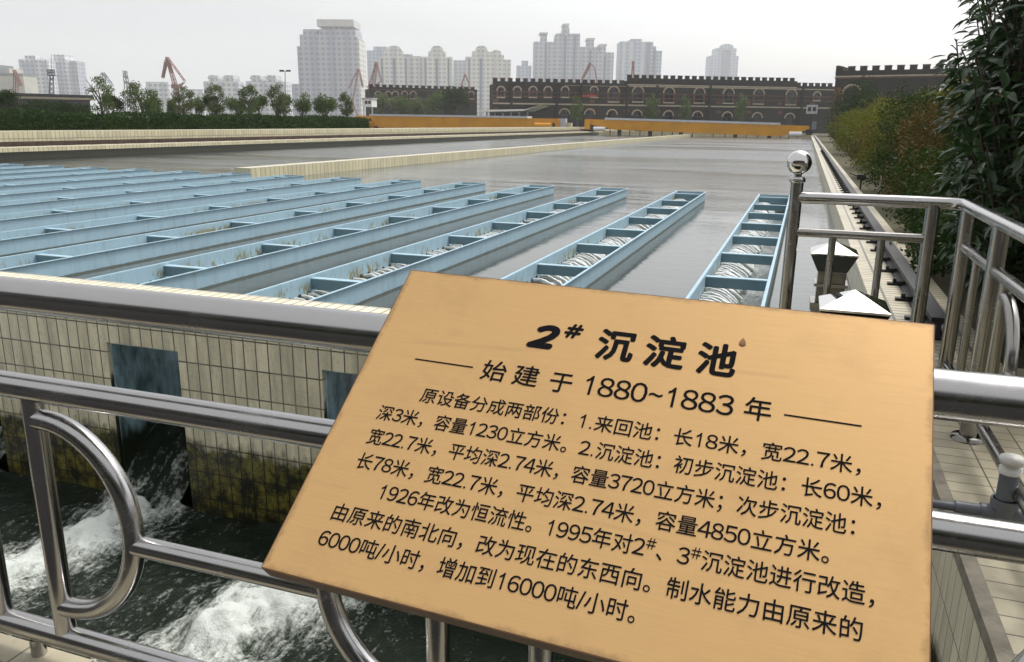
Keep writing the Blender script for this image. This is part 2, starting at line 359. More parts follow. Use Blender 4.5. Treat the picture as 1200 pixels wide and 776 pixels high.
def tower_mat(name, wall, glass, fw=6.2, fh=5.6, fill=0.5):
    """high-rise facade: storeys of windows in a wall, with floor-to-floor changes"""
    m, n, l, b = newmat(name)
    t = n.new('ShaderNodeTexCoord'); sep = n.new('ShaderNodeSeparateXYZ'); l.new(t.outputs['Object'], sep.inputs[0])
    hx = math_node(n, l, 'ADD', sep.outputs[0], math_node(n, l, 'MULTIPLY', sep.outputs[1], 1.0))
    fx = math_node(n, l, 'FRACT', math_node(n, l, 'DIVIDE', math_node(n, l, 'ADD', hx, 500.0), fw))
    fz = math_node(n, l, 'FRACT', math_node(n, l, 'DIVIDE', math_node(n, l, 'ADD', sep.outputs[2], 1.0), fh))
    wx = math_node(n, l, 'COMPARE', fx, 0.5, fill * 0.5 + 0.05); wz = math_node(n, l, 'COMPARE', fz, 0.5, 0.27)
    g = n.new('ShaderNodeNewGeometry'); sn = n.new('ShaderNodeSeparateXYZ'); l.new(g.outputs['Normal'], sn.inputs[0])
    side = math_node(n, l, 'LESS_THAN', math_node(n, l, 'ABSOLUTE', sn.outputs[2]), 0.5)
    f = math_node(n, l, 'MULTIPLY', math_node(n, l, 'MULTIPLY', wx, wz), side)
    wallc = mixc(n, l, noise(n, l, 0.08, 4, 0.6, t.outputs['Object']), tuple(c * 0.86 for c in wall), wall)
    bay = math_node(n, l, 'LESS_THAN', math_node(n, l, 'FRACT', math_node(n, l, 'DIVIDE', math_node(n, l, 'ADD', hx, 503.0), fw * 3.0)), 0.34)
    wallc = mixc(n, l, math_node(n, l, 'MULTIPLY', bay, 0.35), wallc, glass)
    col = mixc(n, l, math_node(n, l, 'MULTIPLY', f, 0.8), wallc, glass)
    l.new(col, b.inputs['Base Color']); b.inputs['Roughness'].default_value = 0.6
    return m
MAT['t_white'] = tower_mat('white_facade', (0.72, 0.73, 0.74), (0.24, 0.28, 0.37))
MAT['t_cream'] = tower_mat('cream_facade', (0.74, 0.73, 0.67), (0.32, 0.34, 0.36))
MAT['t_grey'] = tower_mat('grey_facade', (0.46, 0.49, 0.55), (0.18, 0.22, 0.29))
MAT['t_blue'] = tower_mat('blue_grey_facade', (0.42, 0.48, 0.58), (0.17, 0.22, 0.31))
MAT['t_pink'] = tower_mat('pinkish_grey_facade', (0.50, 0.51, 0.57), (0.22, 0.24, 0.31))
MAT['t_glass'] = plain('tower_glass', (0.13, 0.17, 0.24), 0.8, var=0.2, scale=0.05)
MAT['t_trim'] = plain('tower_trim', (0.55, 0.55, 0.54), 0.7, var=0.1, scale=0.1)
MAT['silo'] = plain('silo_concrete', (0.46, 0.46, 0.40), 0.9, var=0.12, scale=0.15)

def leaf_mat(name, cols, rough=0.6, spec=0.08):
    m, n, l, b = newmat(name)
    g = n.new('ShaderNodeNewGeometry')
    stops = [(i / max(1, len(cols) - 1), c) for i, c in enumerate(cols)]
    col = ramp(n, l, g.outputs['Random Per Island'], stops)
    f = noise(n, l, 0.9, 3, 0.6, coords(n, l, 'World'))
    col = mixc(n, l, ramp(n, l, f, [(0.35, 0.0), (0.7, 0.6)]), col, cols[-1])
    l.new(col, b.inputs['Base Color']); b.inputs['Roughness'].default_value = rough
    b.inputs['Specular IOR Level'].default_value = spec
    tr_ = n.new('ShaderNodeBsdfTranslucent'); l.new(col, tr_.inputs['Color']); mx = n.new('ShaderNodeMixShader'); mx.inputs[0].default_value = 0.22
    l.new(b.outputs[0], mx.inputs[1]); l.new(tr_.outputs[0], mx.inputs[2]); l.new(mx.outputs[0], n['Material Output'].inputs['Surface'])
    return m
MAT['l_hedge'] = leaf_mat('hedge_leaf', [(0.014, 0.034, 0.008), (0.024, 0.054, 0.012), (0.045, 0.082, 0.018)])
MAT['l_tree'] = leaf_mat('tree_leaf', [(0.045, 0.085, 0.020), (0.075, 0.125, 0.030), (0.13, 0.18, 0.055)])
MAT['l_treepale'] = leaf_mat('pale_tree_leaf', [(0.07, 0.10, 0.035), (0.10, 0.14, 0.05), (0.16, 0.19, 0.08)])
MAT['l_dark'] = leaf_mat('dark_leaf', [(0.009, 0.024, 0.004), (0.018, 0.040, 0.006), (0.036, 0.062, 0.010)])
MAT['l_olive'] = leaf_mat('olive_leaf', [(0.055, 0.084, 0.008), (0.100, 0.118, 0.012), (0.150, 0.145, 0.018)])
MAT['l_yellow'] = leaf_mat('yellow_green_leaf', [(0.090, 0.120, 0.009), (0.155, 0.158, 0.013), (0.220, 0.195, 0.020)])
MAT['l_red'] = leaf_mat('russet_leaf', [(0.032, 0.050, 0.007), (0.070, 0.058, 0.012), (0.125, 0.070, 0.016)])
MAT['l_gloss'] = leaf_mat('glossy_leaf', [(0.012, 0.034, 0.008), (0.022, 0.056, 0.013), (0.044, 0.090, 0.024)], 0.30, 0.55)

def ground_mat():
    m, n, l, b = newmat('ground_soil')
    v = coords(n, l, 'World')
    f = noise(n, l, 1.2, 7, 0.65, v); g = noise(n, l, 18, 6, 0.7, v)
    col = mixc(n, l, ramp(n, l, f, [(0.38, 0.0), (0.62, 1.0)]), (0.050, 0.042, 0.020), (0.062, 0.062, 0.020))
    col = mixc(n, l, ramp(n, l, g, [(0.4, 0.0), (0.7, 0.7)]), col, (0.10, 0.085, 0.042))
    l.new(col, b.inputs['Base Color']); b.inputs['Roughness'].default_value = 0.95
    bump(n, l, b, g, 0.6, 0.05)
    return m
MAT['ground'] = ground_mat()

# ------------------------------------------------------------------ mesh builder
WM = {}                                    # world matrix of every thing root / part
class MB:
    def __init__(s): s.v = []; s.f = []; s.mi = []; s.sm = []
    def add(s, vs, fs, mi=0, smooth=False):
        o = len(s.v); s.v += [tuple(map(float, p)) for p in vs]
        for q in fs: s.f.append(tuple(o + i for i in q)); s.mi.append(mi); s.sm.append(smooth)
        return s
    def box(s, x0, x1, y0, y1, z0, z1, mi=0):
        vs = [(x, y, z) for z in (z0, z1) for y in (y0, y1) for x in (x0, x1)]
        return s.add(vs, [(0, 2, 3, 1), (4, 5, 7, 6), (0, 1, 5, 4), (2, 6, 7, 3), (0, 4, 6, 2), (1, 3, 7, 5)], mi)
    def taper(s, x0, x1, y0, y1, z0, z1, k, mi=0):      # box whose top is k times its bottom
        cx, cy = (x0 + x1) / 2, (y0 + y1) / 2
        vs = [(x, y, z0) for y in (y0, y1) for x in (x0, x1)] + [(cx + (x - cx) * k, cy + (y - cy) * k, z1) for y in (y0, y1) for x in (x0, x1)]
        return s.add(vs, [(0, 2, 3, 1), (4, 5, 7, 6), (0, 1, 5, 4), (2, 6, 7, 3), (0, 4, 6, 2), (1, 3, 7, 5)], mi)
    def bar(s, a, b, w, h=None, mi=0):
        a, b = np.array(a, float), np.array(b, float); h = h or w
        d = b - a; d /= np.linalg.norm(d)
        up = np.array([0, 0, 1.0]) if abs(d[2]) < 0.95 else np.array([0, 1.0, 0])
        sx = np.cross(d, up); sx /= np.linalg.norm(sx); sy = np.cross(sx, d)
        vs = [p + sx * i * w / 2 + sy * j * h / 2 for p in (a, b) for i, j in ((-1, -1), (1, -1), (1, 1), (-1, 1))]
        return s.add(vs, [(0, 3, 2, 1), (4, 5, 6, 7), (0, 1, 5, 4), (1, 2, 6, 5), (2, 3, 7, 6), (3, 0, 4, 7)], mi)
    def tube(s, pts, r, seg=16, mi=0, cap=True, smooth=True):
        P = [np.array(p, float) for p in pts]; n = len(P)
        R = r if hasattr(r, '__len__') else [r] * n
        T = []
        for i in range(n):
            d = (P[min(i + 1, n - 1)] - P[max(i - 1, 0)]); T.append(d / np.linalg.norm(d))
        up = np.array([0, 0, 1.0]) if abs(T[0][2]) < 0.9 else np.array([1.0, 0, 0])
        a = np.cross(T[0], up); a /= np.linalg.norm(a)
        vs = []
        for i in range(n):
            a = a - T[i] * (a @ T[i]); a /= np.linalg.norm(a); b = np.cross(T[i], a)
            for k in range(seg):
                t = 2 * math.pi * k / seg; vs.append(P[i] + R[i] * (math.cos(t) * a + math.sin(t) * b))
        fs = [(i * seg + k, i * seg + (k + 1) % seg, (i + 1) * seg + (k + 1) % seg, (i + 1) * seg + k) for i in range(n - 1) for k in range(seg)]
        s.add(vs, fs, mi, smooth)
        if cap:
            s.add(vs[:seg], [tuple(range(seg - 1, -1, -1))], mi); s.add(vs[-seg:], [tuple(range(seg))], mi)
        return s
    def lathe(s, prof, c=(0, 0, 0), seg=24, mi=0, smooth=True):
        vs = []; n = len(prof)
        for r, z in prof:
            for k in range(seg):
                t = 2 * math.pi * k / seg; vs.append((c[0] + r * math.cos(t), c[1] + r * math.sin(t), c[2] + z))
        fs = [(i * seg + k, i * seg + (k + 1) % seg, (i + 1) * seg + (k + 1) % seg, (i + 1) * seg + k) for i in range(n - 1) for k in range(seg)]
        return s.add(vs, fs, mi, smooth)
    def prism(s, poly, y0, y1, mi=0):                   # polygon in x-z, pushed along y (counter-clockwise seen from -y)
        n = len(poly); vs = [(x, y0, z) for x, z in poly] + [(x, y1, z) for x, z in poly]
        fs = [tuple(range(n)), tuple(range(2 * n - 1, n - 1, -1))] + [(i, i + n, (i + 1) % n + n, (i + 1) % n) for i in range(n)]
        return s.add(vs, fs, mi)
    def by_normal(s, ix, iy, iz):                       # choose the material slot from the direction a face looks in
        for q, f in enumerate(s.f):
            p = [np.array(s.v[i]) for i in f[:3]]; n = np.abs(np.cross(p[1] - p[0], p[2] - p[0]))
            s.mi[q] = (ix, iy, iz)[int(np.argmax(n))]
        return s
    def build(s, name, mats, parent=None, local=False, loc=None, bevel=0.0):
        if not isinstance(mats, (list, tuple)): mats = [mats]
        V = np.array(s.v)
        o_m = WM[parent] if parent is not None else (Matrix.Translation(loc) if loc is not None else Matrix.Identity(4))
        if not local:
            I = np.array(o_m.inverted()); V = V @ I[:3, :3].T + I[:3, 3]
        me = bpy.data.meshes.new(name); me.from_pydata(V.tolist(), [], s.f)
        for m in mats: me.materials.append(MAT[m] if isinstance(m, str) else m)
        me.polygons.foreach_set('material_index', s.mi); me.polygons.foreach_set('use_smooth', s.sm)
        me.update()
        o = bpy.data.objects.new(name, me); COL.objects.link(o)
        if parent is not None: o.parent = parent
        elif loc is not None: o.location = loc
        WM[o] = o_m
        if bevel:
            bm = o.modifiers.new('bevel', 'BEVEL'); bm.width = bevel; bm.segments = 2; bm.limit_method = 'ANGLE'
        return o
def tag(o, label, cat, group=None, kind=None):
    o['label'] = label; o['category'] = cat
    if group: o['group'] = group
    if kind: o['kind'] = kind
    return o
def structure(o): o['kind'] = 'structure'; return o
def thing(name, label, cat, loc=(0, 0, 0), rz=0.0, group=None):
    o = bpy.data.objects.new(name, None); COL.objects.link(o)
    o.location = loc; o.rotation_euler = (0, 0, rz); o.empty_display_size = 0.2
    WM[o] = Matrix.Translation(Vector(loc)) @ Matrix.Rotation(rz, 4, 'Z')
    return tag(o, label, cat, group)
def dup(root):
    r = root.copy(); COL.objects.link(r)
    for ch in list(root.children):
        c = ch.copy(); COL.objects.link(c); c.parent = r
        for g in list(ch.children):
            d = g.copy(); COL.objects.link(d); d.parent = c
    return r
def raw_mesh(name, V, F4, mats, parent=None, loc=None, smooth=False):
    """fast path for leaf clouds: V (n,3) world, F4 (m,4) int"""
    o_m = WM[parent] if parent is not None else (Matrix.Translation(loc) if loc is not None else Matrix.Identity(4))
    I = np.array(o_m.inverted()); V = V @ I[:3, :3].T + I[:3, 3]
    me = bpy.data.meshes.new(name); me.vertices.add(len(V)); me.vertices.foreach_set('co', V.astype(np.float32).ravel())
    k = F4.shape[1]
    me.loops.add(F4.size); me.loops.foreach_set('vertex_index', F4.astype(np.int32).ravel())
    me.polygons.add(len(F4)); me.polygons.foreach_set('loop_start', np.arange(0, F4.size, k, dtype=np.int32))
    me.polygons.foreach_set('loop_total', np.full(len(F4), k, np.int32))
    me.polygons.foreach_set('use_smooth', np.full(len(F4), smooth))
    me.materials.append(MAT[mats]); me.update(calc_edges=True); me.validate()
    o = bpy.data.objects.new(name, me); COL.objects.link(o)
    if parent is not None: o.parent = parent
    elif loc is not None: o.location = loc
    WM[o] = o_m
    return o
def unit(a): return a / np.maximum(1e-9, np.linalg.norm(a, axis=1, keepdims=True))
def leaf_quads(P, D, size, wid=0.5, bend=0.0):
    """one diamond leaf at each point P pointing along D"""
    n = len(P); D = unit(D); A = unit(np.cross(D, rng.normal(size=(n, 3)))); N = np.cross(D, A)
    L = (size * rng.uniform(0.65, 1.25, n))[:, None]
    a = P; b = P + D * L * 0.45 + A * L * wid / 2 + N * L * bend; c = P + D * L; d = P + D * L * 0.45 - A * L * wid / 2 + N * L * bend
    V = np.stack([a, b, c, d], 1).reshape(-1, 3); F = np.arange(4 * n).reshape(n, 4)
    return V, F
def blob_leaves(blobs, n, size, wid=0.55, shell=0.55, up=0.3):
    """leaf positions in a set of ellipsoid clumps: (cx,cy,cz,rx,ry,rz)"""
    B = np.array(blobs, float); vol = (B[:, 3] * B[:, 4] * B[:, 5]) ** 0.7; pick = rng.choice(len(B), n, p=vol / vol.sum())
    d = unit(rng.normal(size=(n, 3))); r = rng.uniform(shell, 1.0, n) ** 0.6
    lump = 1 + 0.16 * np.sin(d[:, 0] * 7 + pick) * np.sin(d[:, 1] * 6 + 1.7 * pick) * np.sin(d[:, 2] * 8) * 2
    P = B[pick, :3] + d * B[pick, 3:] * (r * lump)[:, None]
    D = d * 0.6 + rng.normal(size=(n, 3)) * 0.7; D[:, 2] += up
    return leaf_quads(P, D, size, wid)

# ------------------------------------------------------------------ numpy noise for water relief
def vnoise(x, y, seed=0):
    xi, yi = np.floor(x).astype(int), np.floor(y).astype(int); xf, yf = x - xi, y - yi
    xf, yf = xf * xf * (3 - 2 * xf), yf * yf * (3 - 2 * yf)
    def h(i, j): return np.modf(np.abs(np.sin(i * 127.1 + j * 311.7 + seed * 74.7) * 43758.5453))[0]
    return (h(xi, yi) * (1 - xf) + h(xi + 1, yi) * xf) * (1 - yf) + (h(xi, yi + 1) * (1 - xf) + h(xi + 1, yi + 1) * xf) * yf
def fbm(x, y, seed=0, o=5):
    s, a = 0, 0.5
    for k in range(o): s = s + a * vnoise(x * 2 ** k, y * 2 ** k, seed + k); a *= 0.5
    return s

# ================================================================== SETTING
EDGE = 0.65                   # channel / basin edge of the right bank
POOL_Z = E - 1.815
XW = -31.0                    # far long wall of the basin
Y0, Y1 = 4.5, 5.56             # front and back of the tiled basin wall
YE = 132.0                    # far end of the basin
# ground: one sheet with the basin and channel cut out
m = MB(); G = 2100.0; gz = -0.06
xs = [-G, -60.0, XW, 1.25, 60.0, G]; ys = [-40.0, 1.40, YE + 0.8, 400, G]
for i in range(5):
    for j in range(4):
        if i == 2 and j == 1: continue
        m.add([(xs[i], ys[j], gz), (xs[i + 1], ys[j], gz), (xs[i + 1], ys[j + 1], gz), (xs[i], ys[j + 1], gz)], [(0, 1, 2, 3)])
structure(m.build('ground', 'ground'))
# tiled platform: where the photographer stands, and the right bank beside the channel
m = MB(); m.box(-9, EDGE, 1.0, 1.42, -1.6, 0); m.box(EDGE, 2.2, 1.0, 1.42, -1.6, 0); m.box(EDGE, 1.45, 1.42, Y1, -1.6, 0)
m.by_normal(1, 2, 0)
structure(m.build('platform', ['deck_tile', 'tile_side', 'tile_front']))
m = MB(); m.box(EDGE - 0.006, EDGE + 0.045, 1.42, Y0, -0.045, 0.004)
structure(m.build('platform_edge', 'mortar'))
m = MB(); m.box(-40, 25, -9.5, 1.0, -0.3, -0.004); structure(m.build('reflected_dark_ground', 'rail_reflection_dark'))  # unseen dark ground added so the rail undersides reflect black
# walkway on the right basin wall
m = MB(); m.box(EDGE, 0.95, Y1, YE, -2.0, 0.0); m.box(0.95, 1.07, Y1, YE, -2.0, -0.035); m.box(1.07, 1.30, Y1, YE, -2.0, 0.004)
m.by_normal(1, 1, 0)
structure(m.build('walkway', ['walk_tile', 'tile_side']))
# pool water and floor of the channel
TX = [-0.57 - 1.95 * k for k in range(16)]            # trough centre lines
def trough_len(k): return 14.59 + 0.075 * k
m = MB(); YT = 23.0
def sheet(x0, x1, y0, y1): m.add([(x0, y0, POOL_Z), (x1, y0, POOL_Z), (x1, y1, POOL_Z), (x0, y1, POOL_Z)], [(0, 1, 2, 3)])
sheet(XW, EDGE, YT, YE)
ed = [EDGE] + [c for t in TX for c in (t + 0.33, t - 0.33)] + [XW]
for a, b in zip(ed[0::2], ed[1::2]): sheet(b, a, Y1, YT)
for k, t in enumerate(TX): sheet(t - 0.33, t + 0.33, Y1 + trough_len(k), YT)
structure(m.build('pool_water', 'pool'))
# far end wall of the basin (pale strip below the scraper bridge)
m = MB(); m.box(XW - 3, 1.0, YE, YE + 0.8, -2.2, 0.25); m.by_normal(1, 0, 2)
tag(m.build('end_wall', ['pale_front', 'pale_side', 'pale_top']), 'pale low wall closing the far end of the basin behind the ochre bridge', 'wall')

# -- turbulent water in the near channel
OX = [t - (0.115, 0.11, 0.05, 0.02)[min(k, 3)] for k, t in enumerate(TX)]      # spillway centres
nx, ny = 460, 170
gx = np.linspace(-9.0, EDGE, nx); gy = np.linspace(1.42, Y0, ny); XX, YY = np.meshgrid(gx, gy)
foam = np.zeros_like(XX); ridge = np.zeros_like(XX)
for k, xc in enumerate(OX[:6]):
    if k == 0: continue
    drift = xc - 0.02 - 0.16 * (Y0 - YY) - 0.10 * np.sin(YY * 2.3 + k)
    wdt = 0.26 + 0.09 * (Y0 - YY)
    core = np.exp(-((XX - drift) / wdt) ** 2) * np.clip((YY - 1.5) / 1.6, 0, 1)
    foam = np.maximum(foam, core * 0.72 + 0.27 * np.exp(-((XX - drift) / (wdt * 2.2)) ** 2) * np.clip((YY - 1.4) / 0.8, 0, 1)); ridge = np.maximum(ridge, core)
tb = fbm(XX * 3.0, YY * 3.0, 3); tb2 = fbm(XX * 7.0, YY * 7.0, 9); tb3 = fbm(XX * 17.0, YY * 12.0, 21, 3)
ZZ = -1.47 + ridge * 0.05 + (tb - 0.45) * (0.10 + 0.20 * ridge) + (tb2 - 0.45) * (0.03 + 0.14 * ridge) + (tb3 - 0.45) * 0.07 * ridge
foam = np.clip(foam * (0.10 + 0.9 * tb + 0.7 * tb2) + 0.10 * (tb2 - 0.5), 0, 1)
V = np.stack([XX, YY, ZZ], -1).reshape(-1, 3)
idx = np.arange(nx * ny).reshape(ny, nx)
F = np.stack([idx[:-1, :-1], idx[:-1, 1:], idx[1:, 1:], idx[1:, :-1]], -1).reshape(-1, 4)
cw = structure(raw_mesh('channel_water', V, F, 'channel', smooth=True))
at = cw.data.attributes.new('foam', 'FLOAT', 'POINT'); at.data.foreach_set('value', foam.astype(np.float32).ravel())

m = MB(); m.box(-9, EDGE - 0.002, 1.421, Y1 - 0.003, -2.4, -2.0); structure(m.build('channel_floor', 'wet_side'))
m = MB(); m.box(-9, EDGE - 0.004, Y1 - 0.002, Y1 + 0.05, -2.4, -1.15); structure(m.build('channel_back', 'wet_side'))
# -- tiled basin wall with spillway openings
OW, OZ = 0.335, -0.20
bw = thing('basin_wall', 'beige tiled basin wall with square spillway openings and mossy foot', 'wall', (-8, 4.9, -1.6))
m = MB(); m.box(XW, EDGE, Y0, Y1, OZ, 0.0)
edges = [EDGE] + [c for t in OX for c in (t + OW, t - OW)] + [XW]
for a, b in zip(edges[0::2], edges[1::2]):
    if b < a: m.box(b, a, Y0, Y1, -1.9, OZ)
m.by_normal(2, 0, 1)
m.build('wall_body', ['tile_front', 'tile_top', 'tile_side'], bw)
for k, t in enumerate(OX[:8]):
    m = MB()
    m.box(t - OW + 0.003, t - OW + 0.016, Y0 + 0.03, Y1 - 0.01, -1.75, OZ - 0.003); m.box(t + OW - 0.016, t + OW - 0.003, Y0 + 0.03, Y1 - 0.01, -1.75, OZ - 0.003)
    m.box(t - OW + 0.017, t + OW - 0.017, Y0 + 0.03, Y1 - 0.01, OZ - 0.016, OZ - 0.003)
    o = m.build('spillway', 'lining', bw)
    # sheet of water sliding out of the opening into the channel
    na, nb = 28, 60
    uu, vv = np.meshgrid(np.linspace(-OW + 0.02, OW - 0.02, na), np.linspace(0, 1, nb))
    yy = Y1 - 0.02 - vv * 1.55 + 0.10 * vv * (fbm(uu * 5 + 3 * k, vv * 0 + 2.5, 7) - 0.5)
    ed_ = (np.abs(uu) / OW) ** 4
    zz = -0.70 - 1.02 * np.clip((vv - 0.06) / 0.94, 0, 1) ** 1.25 + 0.16 * (fbm(uu * 7 + k * 9, vv * 6, 5) - 0.45) - 0.22 * ed_ * vv
    xx = t + uu * (1 + 0.15 * vv) - 0.22 * vv
    ff = np.clip(0.16 + 0.38 * vv + 1.8 * (fbm(uu * 10 + 31 * k, vv * 2.2, 2) - 0.50), 0, 1)
    V = np.stack([xx, yy, zz], -1).reshape(-1, 3); idx = np.arange(na * nb).reshape(nb, na)
    F = np.stack([idx[:-1, :-1], idx[1:, :-1], idx[1:, 1:], idx[:-1, 1:]], -1).reshape(-1, 4)
    sw = raw_mesh('spill_water', V, F, 'channel', parent=o, smooth=True)
    at = sw.data.attributes.new('foam', 'FLOAT', 'POINT'); at.data.foreach_set('value', ff.astype(np.float32).ravel())

# -- low dividing wall out in the pool
mw = MB(); mw.box(-16.5, -15.92, 20.85, 127, -2.0, 0.0); mw.by_normal(1, 1, 0)
tag(mw.build('dividing_wall', ['pale_top', 'pale_side'], loc=(-15, 21, -0.4)), 'low pale tiled wall running out through the water behind the blue troughs', 'wall')

# -- far long side: wall, track ledge, parapet, hedge
lw = thing('long_wall', 'long far basin wall with pale tiled coping above a dark wet face', 'wall', (-32, 60, -0.4))
m = MB(); m.box(XW - 0.8, XW, Y1, 128, -2.0, 0.02); m.by_normal(1, 1, 1); m.build('wet_face', ['wet_side', 'wet_side'], lw)
m = MB(); m.box(XW - 1.0, XW + 0.03, Y1, 128, 0.024, 0.20); m.by_normal(1, 1, 0); m.build('coping', ['pale_top', 'pale_side'], lw)
m = MB(); m.box(-32.5, XW - 1.0, Y1, 128, -0.5, 0.10); m.build('track_bed', 'rust', lw)
tr = thing('track_rail', 'rusty rail on dark sleepers along the far basin wall below the hedge', 'rail', (-32.3, 60, 0.1))
m = MB(); m.box(-32.33, -32.21, 10, 126, 0.20, 0.40); m.build('rail_head', 'rust', tr)
for q in range(60):
    m = MB(); m.box(-32.45, -32.08, 20 + q * 1.5, 20.35 + q * 1.5, 0.104, 0.20); m.build('sleeper', 'iron', tr)
m = MB(); m.box(-35.0, -32.9, 8, 127, -0.5, 0.82); m.by_normal(1, 1, 0)
tag(m.build('parapet', ['pale_top', 'pale_side'], loc=(-34, 60, 0)), 'pale tiled parapet between the far track and the clipped hedge', 'wall')

# ================================================================== RIGHT BANK, RAILS
tr = thing('track_rail', 'black steel rail clipped along the right walkway beside the kerb', 'rail', (1.0, 6.3, 0))
m = MB()
prof = [(0.955, -0.02), (1.085, -0.02), (1.085, 0.0), (1.035, 0.02), (1.035, 0.085), (1.075, 0.10), (1.075, 0.135), (0.965, 0.135), (0.965, 0.10), (1.005, 0.085), (1.005, 0.02), (0.955, 0.0)]
m.prism(prof, 6.25, 121.0); m.build('rail_head', 'iron', tr, bevel=0.004)
for q in range(62):
    y = 6.75 + q * 0.74
    m = MB(); m.box(0.855, 0.995, y - 0.035, y + 0.035, 0.004, 0.022); m.box(0.93, 1.0, y - 0.028, y + 0.028, 0.022, 0.04)
    m.lathe([(0.0, 0.062), (0.017, 0.062), (0.017, 0.022)], (0.915, y, 0.0), 6, smooth=False); m.build('clip', 'iron', tr)
sw = thing('track_switch', 'small black switch box on a bracket beside the right rail', 'switch', (1.32, 21, 0))
m = MB(); m.box(1.22, 1.42, 20.9, 21.1, 0.22, 0.34); m.build('switch_box', 'iron', sw, bevel=0.01)
m = MB(); m.tube([(1.33, 21, -0.05), (1.33, 21, 0.22)], 0.02, 8); m.build('bracket', 'iron', sw)
m = MB(); m.bar((1.22, 21, 0.30), (1.06, 21, 0.36), 0.02); m.build('arm', 'iron', sw)
m = MB(); m.tube([(1.62, 19.5, -0.1), (1.63, 19.5, 0.42)], [0.016, 0.014], 8)
tag(m.build('stake', 'concrete', loc=(1.62, 19.5, 0)), 'thin grey stake in the soil beside the walkway kerb', 'stake')

def arc(c, a, b, t0, t1, n, ax, sgn=1):
    """half-round scroll: ax 'x' bulges along x, 'y' along y"""
    out = []
    for i in range(n + 1):
        t = t0 + (t1 - t0) * i / n
        d, z = sgn * a * math.cos(t), b * math.sin(t)
        out.append((c[0] + (d if ax == 'x' else 0), c[1] + (d if ax == 'y' else 0), c[2] + z))
    return out
YR = 1.39
fr = thing('steel_railing', 'large stainless steel railing in front, half hidden by the copper sign', 'railing', (-0.8, YR, 0))
def rail(name, parent, pts, r, mat='steel', seg=20):
    return MB().tube(pts, r, seg).build(name, mat, parent)
ZT, ZM, ZC, ZB = E - 0.4175, E - 0.655, E - 1.035, E - 1.368
rail('top_rail', fr, [(-5.2, YR, ZT), (0.865, YR, ZT), (2.15, YR, ZT)], 0.0415, seg=32)
rail('middle_rail', fr, [(-5.2, YR, ZM), (2.15, YR, ZM)], 0.0335, seg=28)
rail('bottom_rail', fr, [(-5.2, YR, ZB), (0.6, YR, ZB)], 0.032, seg=24)
rail('foot', fr, [(-0.52, YR, 0.0), (-0.52, YR, ZB - 0.03)], 0.02); rail('foot', fr, [(-1.88, YR, 0.0), (-1.88, YR, ZB - 0.03)], 0.02)
posts = []
xA, xB, gap = -1.765, -0.655, 0.235
for j in range(-2, 2):
    o = j * (xB - xA + gap)
    if xB + o > 0.7: break
    for xp, sg in ((xA + o, 1), (xB + o, -1)):
        rail('post', fr, [(xp, YR, ZB + 0.02), (xp, YR, ZM - 0.02)], 0.0265)
        zc, hb = E - 1.003, 0.267
        pts = [(xp + sg * 0.01, YR, zc + hb)] + [(p[0], p[1], p[2]) for p in arc((xp + sg * 0.03, YR, zc), 0.248, hb, math.pi / 2, -math.pi / 2, 26, 'x', sg)] + [(xp + sg * 0.01, YR, zc - hb)]
        rail('scroll', fr, pts, 0.0265)
    rail('cross_bar', fr, [(xA + o + 0.265, YR, ZC), (xB + o - 0.265, YR, ZC)], 0.0255)
for xp in (-3.2, 1.6): rail('post', fr, [(xp, YR, 0), (xp, YR, ZT)], 0.03)
rail('post', fr, [(0.66, YR, 0), (0.66, YR, ZM)], 0.03)

# corner railing with the ball
YC, XC = 5.1, 0.865
cr = thing('steel_railing', 'weathered steel railing with a polished ball post, bending round the walkway corner', 'railing', (0.4, YC, 0))
xb = float(ony(925, 300, YC)[0]) + 0.004
zt, zm, zb = E - 0.415, E - 0.62, E - 1.32
bend = [(XC - 0.10 + 0.10 * math.sin(t), YC - 0.10 + 0.10 * math.cos(t), zt) for t in np.linspace(0, math.pi / 2, 8)]
rail('top_rail', cr, [(xb, YC, zt)] + bend + [(XC, 4.0, zt), (XC, 1.47, zt)], 0.034, 'steel')
rail('middle_rail', cr, [(xb, YC, zm), (0.715, YC, zm)], 0.026, 'steel_dark')
rail('lower_rail', cr, [(xb, YC, zb), (0.715, YC, zb)], 0.024, 'steel_dark')
m = MB(); m.tube([(xb, YC, 0.0), (xb, YC, E - 0.315)], 0.036, 24); bp = m.build('post', 'steel_dark', cr)
m = MB(); m.lathe([(0.0, 0.05), (0.022, 0.05), (0.024, 0.032), (0.044, 0.026), (0.046, 0.0), (0.036, -0.006)], (xb, YC, E - 0.322), 24); m.build('collar', 'steel', bp)
ballr = 0.071
m = MB(); m.lathe([(max(0.0005, ballr * math.sin(t)), -ballr * math.cos(t)) for t in np.linspace(0, math.pi, 25)], (xb, YC, E - 0.283 + ballr), 40); m.build('ball', 'mirror', bp)
for q, x in enumerate((xb, 0.715)):
    m = MB(); m.lathe([(0.0, 0.018), (0.045, 0.018), (0.06, 0.0)], (x, YC, 0.0), 20); m.build('flange', 'steel', cr)
rail('post', cr, [(0.715, YC, 0), (0.715, YC, zt - 0.01)], 0.038, 'steel_dark')
for x in (0.205, 0.47): rail('picket', cr, [(x, YC, zb), (x, YC, zm)], 0.021, 'steel_dark')
for y in (4.93, 4.13):
    rail('post', cr, [(XC, y, 0), (XC, y, zt - 0.01)], 0.038, 'steel_dark')
    m = MB(); m.lathe([(0.0, 0.018), (0.07, 0.018), (0.075, 0.0)], (XC, y, 0.001), 20); m.build('flange', 'mirror_dark_reflection', cr)
rail('middle_rail', cr, [(XC, 4.93, zm - 0.01), (XC, 1.55, zm - 0.01)], 0.027, 'steel_dark')
rail('lower_rail', cr, [(XC, 4.93, zb + 0.02), (XC, 1.55, zb + 0.02)], 0.027, 'steel_dark')
